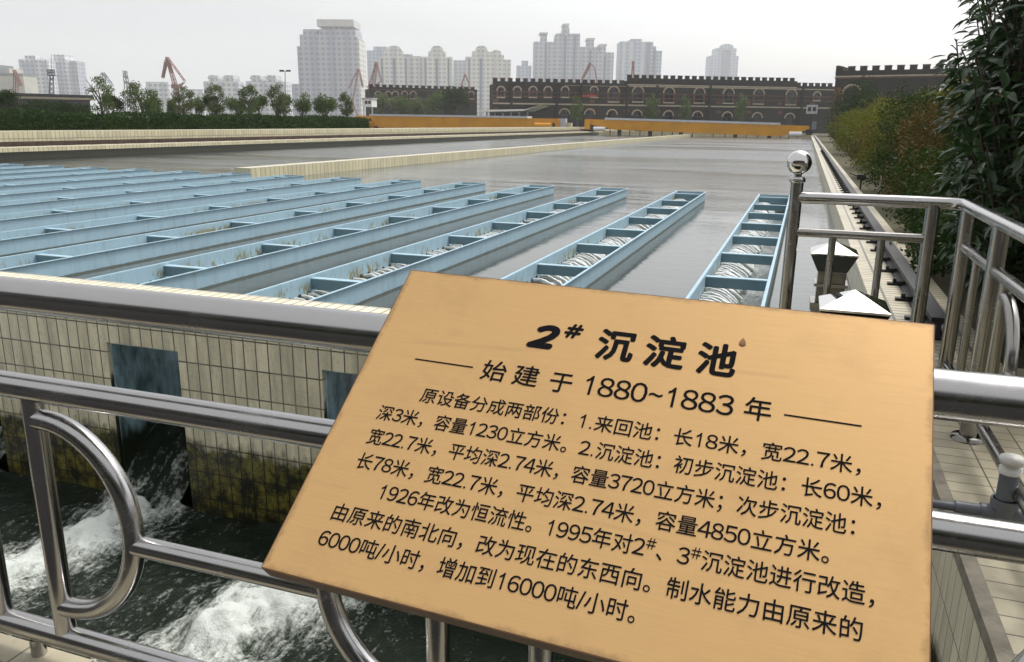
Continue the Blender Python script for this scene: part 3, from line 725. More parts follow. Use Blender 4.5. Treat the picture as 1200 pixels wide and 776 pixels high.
rail('picket', cr, [(XC, 4.52, zb + 0.02), (XC, 4.52, zm)], 0.021, 'steel_dark')
rail('picket', cr, [(XC, 3.88, zb + 0.02), (XC, 3.88, zm)], 0.026, 'steel_dark')
pts = [(XC, 3.87, E - 0.70)] + arc((XC, 3.85, E - 0.965), 0.25, 0.265, math.pi / 2, -math.pi / 2, 22, 'y', -1) + [(XC, 3.87, E - 1.23)]
rail('scroll', cr, pts, 0.025, 'steel_dark')
rail('cross_bar', cr, [(XC, 3.60, E - 0.97), (XC, 2.95, E - 0.97)], 0.025, 'steel_dark')
pts = [(XC, 2.68, E - 0.70)] + arc((XC, 2.70, E - 0.965), 0.25, 0.265, math.pi / 2, -math.pi / 2, 22, 'y', 1) + [(XC, 2.68, E - 1.23)]
rail('scroll', cr, pts, 0.025, 'steel_dark')
rail('picket', cr, [(XC, 2.67, zb + 0.02), (XC, 2.67, zm)], 0.026, 'steel_dark')
rail('post', cr, [(XC, 2.40, 0), (XC, 2.40, zt - 0.01)], 0.038, 'steel_dark')

# lamps with pyramid caps
def lamp(x, y, ztop, label, ped):
    t = thing('bollard_lamp', label, 'lamp', (x, y, 0), group='pyramid capped lamps by the corner railing')
    w = 0.178
    m = MB(); m.taper(x - w, x + w, y - w, y + w, ztop - 0.085, ztop, 0.01); m.box(x - w, x + w, y - w, y + w, ztop - 0.097, ztop - 0.085); m.build('cap', 'mirror', t)
    m = MB(); k = 0.63; m.taper(x - w * k, x + w * k, y - w * k, y + w * k, ztop - 0.235, ztop - 0.098, 1 / k * 0.985); m.build('shade', 'mirror_dark_reflection', t)
    b = w * 0.60
    m = MB(); m.box(x - b, x + b, y - b, y + b, 0.06, ztop - 0.236); m.build('column', 'mirror_dark_reflection', t, bevel=0.006)
    m = MB(); m.box(x - b - 0.02, x + b + 0.02, y - b - 0.02, y + b + 0.02, ztop - 0.36, ztop - 0.335); m.build('band', 'steel_dark', t)
    m = MB(); m.box(x - b - 0.035, x + b + 0.035, y - b - 0.035, y + b + 0.035, 0.0, 0.06); m.build('base', 'steel_dark', t)
    if ped:
        m = MB(); m.box(x - 0.13, x + 0.13, y - 0.13, y + 0.13, -2.0, -0.003); m.box(x + 0.131, EDGE - 0.004, y - 0.06, y + 0.06, -0.35, -0.22); m.build('pedestal', 'steel_dark', t)
lamp(0.335, 4.73, E - 0.875, 'nearer pyramid capped steel lamp, its cap just above the copper sign', False)
lamp(0.30, 6.95, E - 0.90, 'farther pyramid capped steel lamp standing at the edge of the pool water', True)

# plastic water pipe with standpipe on the right bank
pp = thing('water_pipe', 'grey plastic water pipe with a white capped standpipe on the tiled bank', 'pipe', (0.78, 3.3, 0))
q = onz(1172, 618, 0.0); px, py = float(q[0]), float(q[1])
zp = 0.055
m = MB(); m.tube([(EDGE - 0.25, py, zp), (px - 0.05, py, zp)], 0.017, 14); m.build('pipe', 'pvc', pp)
m = MB(); m.tube([(px + 0.05, py, zp), (1.44, py, zp)], 0.022, 14); m.build('pipe', 'pvc', pp)
m = MB(); m.tube([(px - 0.16, py, zp), (px - 0.07, py, zp)], 0.026, 14); m.build('coupling', 'pvc', pp)
m = MB(); m.tube([(px - 0.075, py, zp), (px + 0.075, py, zp)], 0.031, 16); m.tube([(px, py, 0.012), (px, py, zp + 0.062)], 0.040, 18); m.tube([(px, py, zp + 0.028), (px, py, zp + 0.062)], 0.047, 18); m.build('tee', 'pvc', pp)
m = MB(); m.tube([(px, py, zp + 0.06), (px, py, zp + 0.165)], 0.033, 18); m.build('riser', 'pvc', pp)
m = MB(); m.lathe([(0.038, 0), (0.038, 0.022), (0.028, 0.024), (0.028, 0.036), (0.040, 0.038), (0.040, 0.064), (0.0, 0.068)], (px, py, zp + 0.165), 20); m.build('screw_cap', 'pvc_white', pp)
m = MB(); m.lathe([(0.0, 0.0), (0.048, 0.0), (0.048, 0.03)], (px, py, 0.001), 18); m.build('saddle', 'pvc', pp)

# ================================================================== BLUE TROUGHS
TL, TW, TH = 14.59, 0.66, 0.56
def trough(label):
    t = thing('collecting_trough', label, 'trough', (TX[0], Y1, E - 1.6), group='blue steel collecting troughs in rows')
    h = TW / 2
    for sg, mt in ((-1, 'blue_stained'), (1, 'blue')):
        m = MB(); x = sg * h
        m.box(x - 0.004, x + 0.004, 0, TL, -TH, 0); m.box(min(x, x + sg * 0.03), max(x, x + sg * 0.03), 0, TL, 0.0005, 0.008)
        xi = x - sg * 0.0045
        for q in range(82 if sg < 0 else 0):
            y = 0.12 + q * 0.178; vs = [(xi, y + 0.040 * math.cos(a), -0.188 + 0.036 * math.sin(a)) for a in np.linspace(0, 2 * math.pi, 11)[:-1]]
            m.add(vs, [tuple(range(10))], 1)
        m.build('side_panel', [mt, 'hole'], t, local=True)
    m = MB(); m.box(-h + 0.005, h - 0.005, TL - 0.012, TL, -TH, 0.004); m.build('end_panel', 'blue', t, local=True)
    for q in range(8):
        y = TL - 0.45 - 1.77 * q - (0.12 if q else 0)
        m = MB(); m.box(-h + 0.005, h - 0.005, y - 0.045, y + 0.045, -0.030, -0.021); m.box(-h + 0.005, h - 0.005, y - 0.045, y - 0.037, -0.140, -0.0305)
        m.mi = [1] * 6 + [0] * 6; m.build('cross_bar', ['blue_bar_shade', 'blue'], t, local=True)  # flange keeps the plain blue, web carries the painted shade
    m = MB(); m.add([(-h + 0.005, 0.0, -0.365), (h - 0.005, 0.0, -0.365), (h - 0.005, TL - 0.02, -0.335), (-h + 0.005, TL - 0.02, -0.335)], [(0, 1, 2, 3)]); m.build('trough_water', 'trough_water', t, local=True)
    return t
def jets(seed):
    r = random.Random(seed); m = MB(); h = TW / 2
    for sg in (-1,):
        for q in range(112):
            y = 0.10 + q * 0.130; reach = r.uniform(0.30, 0.38); k_ = r.uniform(0.80, 1.15); dy = r.uniform(-0.014, 0.014)
            if r.random() < 0.06: continue
            pts = []; R = []
            for i in range(9):
                u = i / 8; pts.append((sg * (h - 0.006 - reach * u), y + dy * u + r.uniform(-0.008, 0.008), -0.185 + 0.050 * u - 0.200 * u * u + r.uniform(-0.006, 0.006))); R.append((0.019 + 0.011 * u + r.uniform(-0.003, 0.003)) * k_)
            m.tube(pts, R, 8, cap=False)
    return m
ordn = ['', 'second', 'third', 'fourth', 'fifth', 'sixth', 'seventh', 'eighth', 'ninth', 'tenth', 'eleventh', 'twelfth', 'thirteenth', 'fourteenth', 'fifteenth', 'sixteenth']
t0 = trough('blue steel trough of foaming water nearest the right walkway, beside the ball post')
proto = [t0]
for k in range(1, 16):
    t = dup(t0); t.location = (TX[k], Y1, E - 1.6)
    sy = trough_len(k) / TL; t.scale = (1, sy, 1)
    extra = ', white jets pouring in' if k < 4 else (', algae on its inner face' if k < 9 else ', low in the distance')
    t['label'] = '%s blue trough counted from the right walkway%s' % (ordn[k], extra); proto.append(t)
bpy.context.view_layer.update()
for k in range(6):
    j = jets(k).build('water_jets', 'jet', None, local=True); j.parent = proto[k]; j['kind'] = 'stuff'

# ================================================================== COPPER SIGN
U = np.array([0.9995, -0.0247, -0.0193]); U /= np.linalg.norm(U); Vv = np.array([0.0314, 0.7876, 0.6154]); Vv -= U * (U @ Vv); Vv /= np.linalg.norm(Vv); N = np.cross(U, Vv)
TLc = np.array([-0.6558, 1.3002, -0.2639]); r0 = ray(482, 317); TLc = r0 * (1.3002 / r0[1]) + np.array([0, 0, E])
BWD, BHT = 0.8577, 0.576
ctr = TLc + U * BWD / 2 - Vv * BHT / 2
sg = bpy.data.objects.new('information_sign', None); COL.objects.link(sg)
Mx = Matrix(((U[0], Vv[0], N[0], ctr[0]), (U[1], Vv[1], N[1], ctr[1]), (U[2], Vv[2], N[2], ctr[2]), (0, 0, 0, 1)))
sg.matrix_world = Mx; WM[sg] = Mx
tag(sg, 'large tilted copper sign lettered in black Chinese, fixed on the front railing', 'sign')
m = MB(); hw, hh = BWD / 2, BHT / 2
m.box(-hw, hw, -hh, hh, -0.0015, 0.0); panel = m.build('panel', 'copper', sg, local=True)
m = MB(); e = 0.0016
m.box(-hw - 0.0005, hw + 0.0005, -hh - e, -hh, -0.030, -0.0004); m.box(-hw - 0.0005, hw + 0.0005, hh, hh + e, -0.030, -0.0004)
m.box(-hw - e, -hw, -hh, hh, -0.030, -0.0004); m.box(hw, hw + e, -hh, hh, -0.030, -0.0004)
m.box(-hw, hw, -hh, hh, -0.028, -0.026)
m.build('folded_edge', 'copper_edge', sg, local=True)
dg = bpy.context.evaluated_depsgraph_get
FULL = {c: chr(ord(c) + 0xFEE0) for c in '023456789#'}
GL = {}
def glyph(ch):
    """outline mesh of one character on a one-em square: (verts, faces, ink box)"""
    if ch in GL: return GL[ch]
    if ch == '1':
        P = np.array([(.285, 0), (.362, 0), (.362, .76), (.312, .76), (.285, .725), (.285, .60), (.215, .550), (.125, .510), (.125, .580), (.215, .635)])
        GL[ch] = (P, [(0, 1, 2, 3, 4, 5), (5, 4, 9, 6), (6, 9, 8, 7)], 0.59); return GL[ch]
    c = bpy.data.curves.new('glyph', 'FONT'); c.body = FULL.get(ch, ch); c.size = 1.0; c.resolution_u = 3
    o = bpy.data.objects.new('glyph', c); COL.objects.link(o)
    me = bpy.data.meshes.new_from_object(o.evaluated_get(dg())); bpy.data.objects.remove(o); bpy.data.curves.remove(c)
    co = np.zeros(len(me.vertices) * 3, np.float32); me.vertices.foreach_get('co', co); co = co.reshape(-1, 3)[:, :2].astype(float)
    fs = [tuple(p.vertices) for p in me.polygons]; bpy.data.meshes.remove(me)
    lo, hi = co.min(0), co.max(0)
    adv = 1.0
    if ch in '0123456789':
        k = 0.76 / (hi[1] - lo[1]); co[:, 1] = (co[:, 1] - lo[1]) * k; w = (hi[0] - lo[0]) * k * 1.04; co[:, 0] = (co[:, 0] - lo[0]) * k * 1.04
        adv = 0.59; co[:, 0] += (adv - w) / 2
    elif ch == '#':
        k = 0.50 / (hi[1] - lo[1]); co = (co - lo) * k; co[:, 1] += 0.36; adv = 0.50; co[:, 0] += 0.02
    elif ch == '.':
        co = (co - lo) * (0.10 / (hi[1] - lo[1])); co[:, 0] += 0.09; adv = 0.29
    elif ch == '/':
        co = (co - lo); co[:, 0] *= 0.30 / (hi[0] - lo[0]); co[:, 1] = co[:, 1] * 0.80 / (hi[1] - lo[1]) - 0.02; adv = 0.30
    elif ch == '~':
        co = (co - lo) * (0.46 / (hi[0] - lo[0])); co[:, 1] = co[:, 1] + 0.30; co[:, 0] += 0.06; adv = 0.58
    GL[ch] = (co, fs, adv); return GL[ch]
def run(m, txt, u0, u1, vc, em, bold=0.0, shear=0.0, base=0.37):
    """lay a run of characters from u0 to u1 (metres from the left edge), middle at vc below the top edge"""
    pen = 0.0; P = []; Fs = []; n0 = 0
    for ch in txt:
        if ch == ' ': pen += 0.5; continue
        co, fs, adv = glyph(ch); q = co.copy(); q[:, 0] += pen; P.append(q); Fs += [tuple(i + n0 for i in f) for f in fs]; n0 += len(q); pen += adv
    P = np.concatenate(P); x0, x1 = P[:, 0].min(), P[:, 0].max(); sx = (u1 - u0) / (x1 - x0)
    X = (P[:, 0] - x0) * sx + u0 - hw; Y = (P[:, 1] - base) * em + hh - vc; X = X + shear * (P[:, 1] - base) * em
    offs = [(0, 0)] if not bold else [(0, 0)] + [(bold * math.cos(t), bold * math.sin(t)) for t in np.linspace(0, 2 * math.pi, 9)[:-1]]
    for q, (dx, dy) in enumerate(offs):
        m.add(np.stack([X + dx, Y + dy, np.full(len(X), 0.0005 + q * 0.00003)], 1), Fs)
def rule(m, a, b, v): m.box(a - hw, b - hw, hh - v - 0.0012, hh - v + 0.0012, 0.0002, 0.0006)
BO = 0.0019
m = MB()
run(m, '2', 0.272, 0.309, 0.1105, 0.055, 0.0037, 0.28); run(m, '#', 0.3195, 0.3445, 0.1045, 0.052, 0.0016, 0.2)
run(m, '沉', 0.3795, 0.4365, 0.1095, 0.063, BO); run(m, '淀', 0.4565, 0.5155, 0.1105, 0.063, BO); run(m, '池', 0.537, 0.592, 0.1120, 0.063, BO)
m.build('lettering', 'ink', panel, local=True)
m = MB(); rule(m, 0.086, 0.1905, 0.189); rule(m, 0.670, 0.771, 0.192)
run(m, '始', 0.208, 0.2485, 0.190, 0.0415, 0.00035); run(m, '建', 0.262, 0.3030, 0.1905, 0.0415, 0.00035); run(m, '于', 0.323, 0.3580, 0.193, 0.0415, 0.00035)
run(m, '1880~1883', 0.3795, 0.6005, 0.1905, 0.0455, 0.0003); run(m, '年', 0.616, 0.6525, 0.1895, 0.0415, 0.00035)
m.build('lettering', 'ink', panel, local=True)
for txt, u0, u1, v in (
    ('原设备分成两部份：1.来回池：长18米，宽22.7米，', 0.1246, 0.7736, 0.2545), ('深3米，容量1230立方米。2.沉淀池：初步沉淀池：长60米，', 0.0653, 0.8003, 0.2985),
    ('宽22.7米，平均深2.74米，容量3720立方米；次步沉淀池：', 0.0681, 0.7714, 0.3420), ('长78米，宽22.7米，平均深2.74米，容量4850立方米。', 0.0686, 0.7444, 0.3858),
    ('1926年改为恒流性。1995年对2#、3#沉淀池进行改造，', 0.1271, 0.7980, 0.4280), ('由原来的南北向，改为现在的东西向。制水能力由原来的', 0.0688, 0.7873, 0.4725),
    ('6000吨/小时，增加到16000吨/小时。', 0.0658, 0.5285, 0.5150)):
    m = MB(); run(m, txt, u0, u1, v, 0.0302, 0.00016); m.build('lettering', 'ink', panel, local=True)
m = MB(); cx_, cy_ = 0.597 - hw, hh - 0.0735
m.add([(cx_ + r * math.cos(t) * (0.75 - 0.35 * math.sin(t)), cy_ + r * 1.25 * math.sin(t), 0.0004 + z) for r, z in ((0.0065, 0.0), (0.0048, 0.0008)) for t in np.linspace(0, 2 * math.pi, 15)[:-1]],
      [(i, (i + 1) % 14, 14 + (i + 1) % 14, 14 + i) for i in range(14)] + [tuple(range(14, 28))])
m.build('stain', 'mud', panel, local=True)
for x in (-0.28, 0.22):       # the two brackets that carry the plate on the rails
    q0 = ctr + U * x + N * -0.028 + Vv * 0.18; 
    m = MB(); m.bar(q0, (q0[0], YR - 0.0, ZT + 0.03), 0.03, 0.012); q1 = ctr + U * x + N * -0.028 - Vv * 0.12; m.bar(q1, (q1[0], YR - 0.03, ZM), 0.03, 0.012)
    m.build('bracket', 'steel_dark', sg)

# ================================================================== SCRAPER BRIDGE
YB = 124.0
def girder(label, p0, p1, top0, top1, bot0, bot1, loc, leg_px, thin_px, chamfer):
    t = thing('scraper_bridge', label, 'bridge', loc)
    A, B = ony(p0, (top0 + bot0) / 2, YB), ony(p1, (top1 + bot1) / 2, YB)
    za0, za1 = ony(p0, top0, YB)[2], ony(p0, bot0, YB)[2]; zb0, zb1 = ony(p1, top1, YB)[2], ony(p1, bot1, YB)[2]
    def ln(x, a, b): return a + (b - a) * (x - A[0]) / (B[0] - A[0])
    xs0, xs1 = A[0], B[0]; c0, c1 = chamfer
    poly = [(xs0, za0 - 0.4 * (za0 - za1)), (xs0 + c0, za1), (xs1 - c1, zb1), (xs1, zb0 - 0.35 * (zb0 - zb1)), (xs1, zb0), (xs0, za0)]
    m = MB(); m.prism(poly, YB - 0.5, YB + 1.6); m.build('girder', 'yellow', t)
    m = MB(); m.prism([(xs0 + c0 * 0.7, ln(xs0 + c0 * .7, za0, zb0) + 0.004), (xs1 - c1, ln(xs1 - c1, za0, zb0) + 0.004), (xs1 - c1, ln(xs1 - c1, za0, zb0) + 0.30), (xs0 + c0 * 0.7, ln(xs0 + c0 * .7, za0, zb0) + 0.30)], YB - 0.62, YB + 1.7); m.build('deck', 'deck_grey', t)
    for px in leg_px:
        x = ony(px, 155, YB)[0]; z = ln(x, za1, zb1)
        m = MB(); m.box(x - 0.28, x + 0.28, YB - 0.2, YB + 0.2, POOL_Z - 0.2, z + 0.1); m.build('scraper_arm', 'iron', t)
    for px in thin_px:
        x = ony(px, 155, YB)[0]; z = ln(x, za1, zb1)
        m = MB(); m.box(x - 0.06, x + 0.06, YB - 0.1, YB + 0.1, POOL_Z - 0.2, z + 0.1); m.build('hanger', 'iron', t)
    return t, A, B
sb, A, B = girder('right ochre girder of the scraper bridge spanning from the dividing bank to the walkway', 686, 948, 139.6, 147.6, 151.5, 160.3, (-11, YB, 0.0), [726, 762, 798, 862, 902], [715, 738, 750, 776, 788, 812, 836, 850, 875, 888, 915, 925, 935], (4.5, 4.0))
x = B[0]
m = MB(); m.box(x - 0.4, x + 0.5, YB - 0.9, YB + 2.2, 0.14, 0.9); m.build('wheel_truck', 'iron', sb)
m = MB(); m.tube([(x - 2.6, YB - 0.7, E - 1.2), (x - 0.9, YB - 0.7, E - 1.2)], 0.34, 14); m.build('motor', 'white_paint', sb)
m = MB(); m.box(x + 0.3, x + 0.9, YB - 0.6, YB + 0.2, 0.9, 2.0); m.build('cabinet', 'crane_grey', sb)
x = A[0]
m = MB(); m.box(x + 0.1, x + 0.9, YB - 0.9, YB - 0.52, E - 1.1, E + 0.45); m.build('post_plate', 'yellow', sb)
m = MB(); m.tube([(x + 1.6, YB - 1.0, E - 0.85), (x + 3.4, YB - 1.0, E - 0.85)], 0.32, 14); m.build('motor', 'white_paint', sb)
m = MB(); m.box(x - 0.5, x + 1.0, YB - 0.9, YB + 2.0, 0.0, 0.5); m.build('wheel_truck', 'iron', sb)
sb, A, B = girder('left ochre girder of the scraper bridge ending beside the clipped hedge', 418, 655, 135.6, 139.2, 149.2, 150.6, (-45, YB, 0.0), [543, 572, 595, 612], [462, 475, 490, 505, 520, 533, 560, 583], (4.0, 5.0))
x = A[0]
m = MB(); m.tube([(x + 0.4, YB - 0.9, E - 0.75), (x + 3.6, YB - 0.9, E - 0.75)], 0.62, 14); m.build('motor', 'yellow', sb)
m = MB(); m.box(x + 1.0, x + 4.4, YB - 0.6, YB + 1.6, 0.0, 0.55); m.build('wheel_truck', 'iron', sb)
for px in (433, 436.5):
    xx = ony(px, 150, YB)[0]; m = MB(); m.box(xx - 0.17, xx + 0.17, YB - 0.8, YB - 0.5, -0.2, 0.7); m.build('leg', 'iron', sb)
x = B[0]
m = MB(); m.tube([(x - 3.6, YB - 0.9, E - 0.55), (x - 0.9, YB - 0.9, E - 0.55)], 0.5, 14); m.build('motor', 'yellow', sb)
m = MB(); m.box(x - 0.35, x + 0.25, YB - 0.9, YB + 0.6, 0.1, E + 0.5); m.build('post_plate', 'yellow', sb)
m = MB(); m.box(x - 2.0, x + 0.2, YB - 0.6, YB + 1.6, 0.0, 0.45); m.build('wheel_truck', 'iron', sb)
cb = thing('control_cabinet', 'grey control cabinet standing between the two ochre bridge girders', 'cabinet', (float(ony(660, 150, YB)[0]), YB, 0))
a, b = ony(656, 139, YB), ony(663.5, 151, YB); m = MB(); m.box(a[0], b[0], YB - 0.4, YB + 0.4, 0.0, a[2]); m.build('case', 'grey_paint', cb)
m = MB(); m.box(a[0] + 0.1, b[0] - 0.1, YB - 0.43, YB - 0.405, 0.3, a[2] - 0.15); m.build('door', 'grey_paint', cb)
cb = thing('control_cabinet', 'smaller cream cabinet beside the grey one between the bridge girders', 'cabinet', (float(ony(667, 150, YB)[0]), YB, 0))
a, b = ony(664.5, 144, YB), ony(670, 151, YB); m = MB(); m.box(a[0], b[0], YB - 0.4, YB + 0.4, 0.0, a[2]); m.build('case', 'cream_trim', cb)
m = MB(); m.box(a[0] + 0.08, b[0] - 0.08, YB - 0.43, YB - 0.405, 0.25, a[2] - 0.1); m.build('door', 'cream_trim', cb)
# stub bank the two girders share
m = MB(); m.box(-36.5, -31.2, 128.0, 200, -0.5, 0.35); m.by_normal(1, 2, 0)
tag(m.build('bank_wall', ['pale_top', 'pale_side', 'pale_front'], loc=(-34, 128, 0)), 'pale bank wall continuing behind the cabinets between the two bridge girders', 'wall')

# ================================================================== HEDGE, SHRUBS, TREES
def hedge(label, x0, x1, y0, y1, z0, z1, n, size, mat):
    t = thing('clipped_hedge', label, 'hedge', ((x0 + x1) / 2, (y0 + y1) / 2, z0))
    m = MB(); m.box(x0 + 0.15, x1 - 0.15, y0 + 0.1, y1 - 0.1, z0, z1 - 0.12); m.build('dark_core', 'l_dark', t)  # solid dark core painted as the shaded inside of the hedge
    area = [(x1 - x0) * (y1 - y0), (z1 - z0) * (y1 - y0)]
    k = int(n * area[0] / sum(area)); 
    P1 = np.stack([rng.uniform(x0, x1, k), rng.uniform(y0, y1, k), z1 + rng.normal(-0.05, 0.05, k)], 1)
    P2 = np.stack([x1 + rng.normal(-0.06, 0.07, n - k), rng.uniform(y0, y1, n - k), rng.uniform(z0, z1, n - k)], 1)
    P = np.concatenate([P1, P2]); P[:, 2] += 0.06 * np.sin(P[:, 1] * 0.7) + 0.04 * np.sin(P[:, 1] * 2.3)
    D = rng.normal(size=P.shape); D[:k, 2] += 1.0; D[k:, 0] += 0.9
    V, F = leaf_quads(P, D, size, 0.6); raw_mesh('foliage', V, F, mat, t)
hedge('long clipped dark green hedge on the far parapet, below the row of trees', -36.6, -35.05, 12, 62.5, 0.55, E + 0.16, 26000, 0.16, 'l_hedge')

def shrub(label, c, r, n, size, mat, group='shrubs along the right bank', name='shrub', extra=7, seed=1):
    rr = random.Random(seed)
    t = thing(name, label, 'shrub', (c[0], c[1], 0), group=group)
    for q in range(4):
        a = rr.uniform(0, 6.28); m = MB()
        m.tube([(c[0] + 0.12 * math.cos(a), c[1] + 0.12 * math.sin(a), -0.1), (c[0] + 0.35 * r[0] * math.cos(a), c[1] + 0.35 * r[1] * math.sin(a), c[2] * 0.6), (c[0] + 0.6 * r[0] * math.cos(a), c[1] + 0.6 * r[1] * math.sin(a), c[2] + 0.3 * r[2])], [0.045, 0.03, 0.012], 7); m.build('stem', 'bark', t)
    blobs = [(c[0], c[1], c[2] * 0.9, r[0] * 0.82, r[1] * 0.82, r[2] * 0.78)]
    for q in range(extra):
        a = rr.uniform(0, 6.28); e = rr.uniform(-0.2, 1.3)
        blobs.append((c[0] + r[0] * 0.65 * math.cos(a) * math.cos(e), c[1] + r[1] * 0.7 * math.sin(a) * math.cos(e), c[2] + r[2] * 0.65 * math.sin(e), r[0] * rr.uniform(0.35, 0.55), r[1] * rr.uniform(0.35, 0.55), r[2] * rr.uniform(0.35, 0.55)))
    for q in range(7):
        a = q * 0.9 + rr.uniform(-0.2, 0.2); blobs.append((c[0] + r[0] * 0.58 * math.cos(a), c[1] + r[1] * 0.62 * math.sin(a), max(0.25, c[2] * 0.42), r[0] * 0.40, r[1] * 0.42, max(0.28, c[2] * 0.46)))
    V, F = blob_leaves(blobs, int(n * 1.7), size * 0.74, 0.5, 0.35)
    keep = V.reshape(-1, 4, 3)[:, :, 2].min(1) > -0.02
    V = V.reshape(-1, 4, 3)[keep].reshape(-1, 3); F = np.arange(len(V)).reshape(-1, 4)
    raw_mesh('foliage', V, F, mat, t)
SH = [
 ('dark green shrub behind the corner railing post, lowest of the bank', (2.00, 9.3, 0.50), (1.0, 1.5, 0.62), 9000, 0.085, 'l_dark'),
 ('dark leafy shrub with a few russet leaves beside the black rail', (2.40, 12.6, 0.66), (1.25, 1.9, 0.82), 11000, 0.085, 'l_dark'),
 ('russet brown shrub in the middle of the right bank', (2.95, 17.0, 0.92), (1.7, 2.4, 1.05), 12000, 0.09, 'l_red'),
 ('dark green shrub with a flat face just past the russet one', (2.45, 21.0, 1.05), (1.2, 1.9, 1.30), 9000, 0.09, 'l_dark'),
 ('tall yellow green shrub rising above the russet one', (4.65, 24.5, 1.50), (2.4, 2.8, 1.32), 12000, 0.11, 'l_yellow'),
 ('olive shrub leaning over the soil strip halfway along the walkway', (2.95, 26.5, 1.08), (1.65, 2.8, 1.30), 11000, 0.11, 'l_olive'),
 ('rusty olive shrub behind the halfway olive shrub', (3.35, 33.0, 1.20), (1.95, 3.5, 1.28), 10000, 0.13, 'l_red'),
 ('rounded yellow green shrub at the far side of the bank', (4.65, 40.5, 1.40), (2.7, 3.9, 1.45), 10000, 0.15, 'l_yellow'),
 ('long olive shrub beside the far end of the walkway', (3.45, 48.5, 1.20), (2.1, 5.0, 1.30), 10000, 0.15, 'l_olive'),
 ('wide olive shrub below the dark castle building', (4.35, 58.0, 1.30), (2.8, 5.5, 1.50), 10000, 0.18, 'l_olive'),
]
for i, (lb, c, r, n, sz, mt) in enumerate(SH): shrub(lb, c, r, n, sz, mt, seed=i + 3)
shrub('dark conifer like bush at the far end of the right walkway by the bridge', (4.1, 84, 2.4), (2.3, 4, 3.1), 9000, 0.26, 'l_dark', seed=40)
shrub('dark green bush on the far right behind the leafy foreground shrub', (4.9, 13.5, 0.8), (1.9, 3.6, 0.85), 13000, 0.10, 'l_dark', seed=41)
shrub('low dark bush hugging the back of the side railing', (2.05, 6.6, 0.55), (0.72, 2.2, 0.80), 9000, 0.075, 'l_dark', seed=42)
shrub('added dark bush behind the camera, out of view, darkening the rail reflections', (-1.0, -6.5, 0.9), (6.5, 1.2, 1.2), 12000, 0.22, 'l_dark', seed=43)  # added out of view so the rails reflect a dark band

# glossy shrub in the right foreground: branches with pointed leaves
def leaf6(P, D, Nn, L, wid):
    n = len(P); D = unit(D); A = unit(np.cross(D, Nn)); Nn = np.cross(A, D)
    L = L[:, None]
    sag = -0.10 * Nn
    p0 = P; l1 = P + D * L * .33 + A * L * wid * .5 + Nn * L * .06; r1 = P + D * L * .33 - A * L * wid * .5 + Nn * L * .06
    l2 = P + D * L * .68 + A * L * wid * .40 + Nn * L * .02; r2 = P + D * L * .68 - A * L * wid * .40 + Nn * L * .02
    c1 = P + D * L * .33; c2 = P + D * L * .68 - Nn * L * .05; tip = P + D * L - Nn * L * .16
    V = np.stack([p0, l1, l2, tip, r2, r1, c1, c2], 1).reshape(-1, 3)
    b = (np.arange(n) * 8)[:, None]
    q = np.array([[0, 6, 1, 1], [6, 7, 2, 1], [7, 3, 2, 2], [0, 5, 6, 6], [5, 4, 7, 6], [4, 3, 7, 7]])
    F = []
    return V, b, q
def leafy(label, base, c, r, nb, per, size, seed):
    rr = np.random.default_rng(seed)
    t = thing('evergreen_shrub', label, 'shrub', (base[0], base[1], 0))
    Ps, Ds = [], []
    st = MB()
    for k in range(nb):
        d = rr.normal(size=3); d /= np.linalg.norm(d)
        if d[2] < -0.75: d[2] *= -1
        tip = np.array(c) + d * np.array(r) * rr.uniform(0.72, 1.05)
        b0 = np.array([base[0] + rr.normal() * 0.08, base[1] + rr.normal() * 0.12, -0.1])
        mid = b0 * 0.45 + tip * 0.55 + np.array([0, 0, 0.25]) + rr.normal(size=3) * 0.12
        pts = [b0 * (1 - u) ** 2 + 2 * mid * u * (1 - u) + tip * u * u for u in np.linspace(0, 1, 9)]
        st.tube(pts, list(np.linspace(0.018, 0.004, 9)), 6)
        for q in range(per):
            u = rr.uniform(0.30, 1.0) ** 0.7; i = min(7, int(u * 8)); p = pts[i] + (pts[i + 1] - pts[i]) * (u * 8 - i)
            tg = pts[i + 1] - pts[i]; tg /= np.linalg.norm(tg)
            side = rr.normal(size=3); side -= tg * (side @ tg); side /= np.linalg.norm(side)
            Ps.append(p + side * rr.uniform(0, 0.10)); dd = tg * rr.uniform(0.2, 0.9) + side * 1.0; dd[2] -= rr.uniform(0.1, 0.9); Ds.append(dd)
    st.build('branches', 'bark', t)
    P, D = np.array(Ps), np.array(Ds); D = unit(D)
    up = np.tile([0, 0, 1.0], (len(P), 1)) + rr.normal(size=P.shape) * 0.35
    L = size * rr.uniform(0.6, 1.25, len(P))
    V, b, q = leaf6(P, D, up, L, 0.36)
    quads = []; 
    me = MB(); 
    faces = []
    for i in range(len(P)):
        o = i * 8
        faces += [(o, o + 6, o + 1), (o + 6, o + 7, o + 2, o + 1), (o + 7, o + 3, o + 2), (o, o + 5, o + 6), (o + 5, o + 4, o + 7, o + 6), (o + 4, o + 3, o + 7)]
    me.v = [tuple(x) for x in V]; me.f = faces; me.mi = [0] * len(faces); me.sm = [True] * len(faces)
    me.build('foliage', 'l_gloss', t)
leafy('glossy dark evergreen shrub with large pointed leaves in the right foreground', (1.70, 6.5), (1.47, 6.2, 1.78), (0.62, 1.5, 1.62), 300, 42, 0.120, 5)
leafy('dense dark evergreen shrub behind the side railing at the right edge', (2.3, 7.6), (1.95, 7.2, 0.85), (0.75, 1.7, 0.9), 90, 50, 0.115, 6)

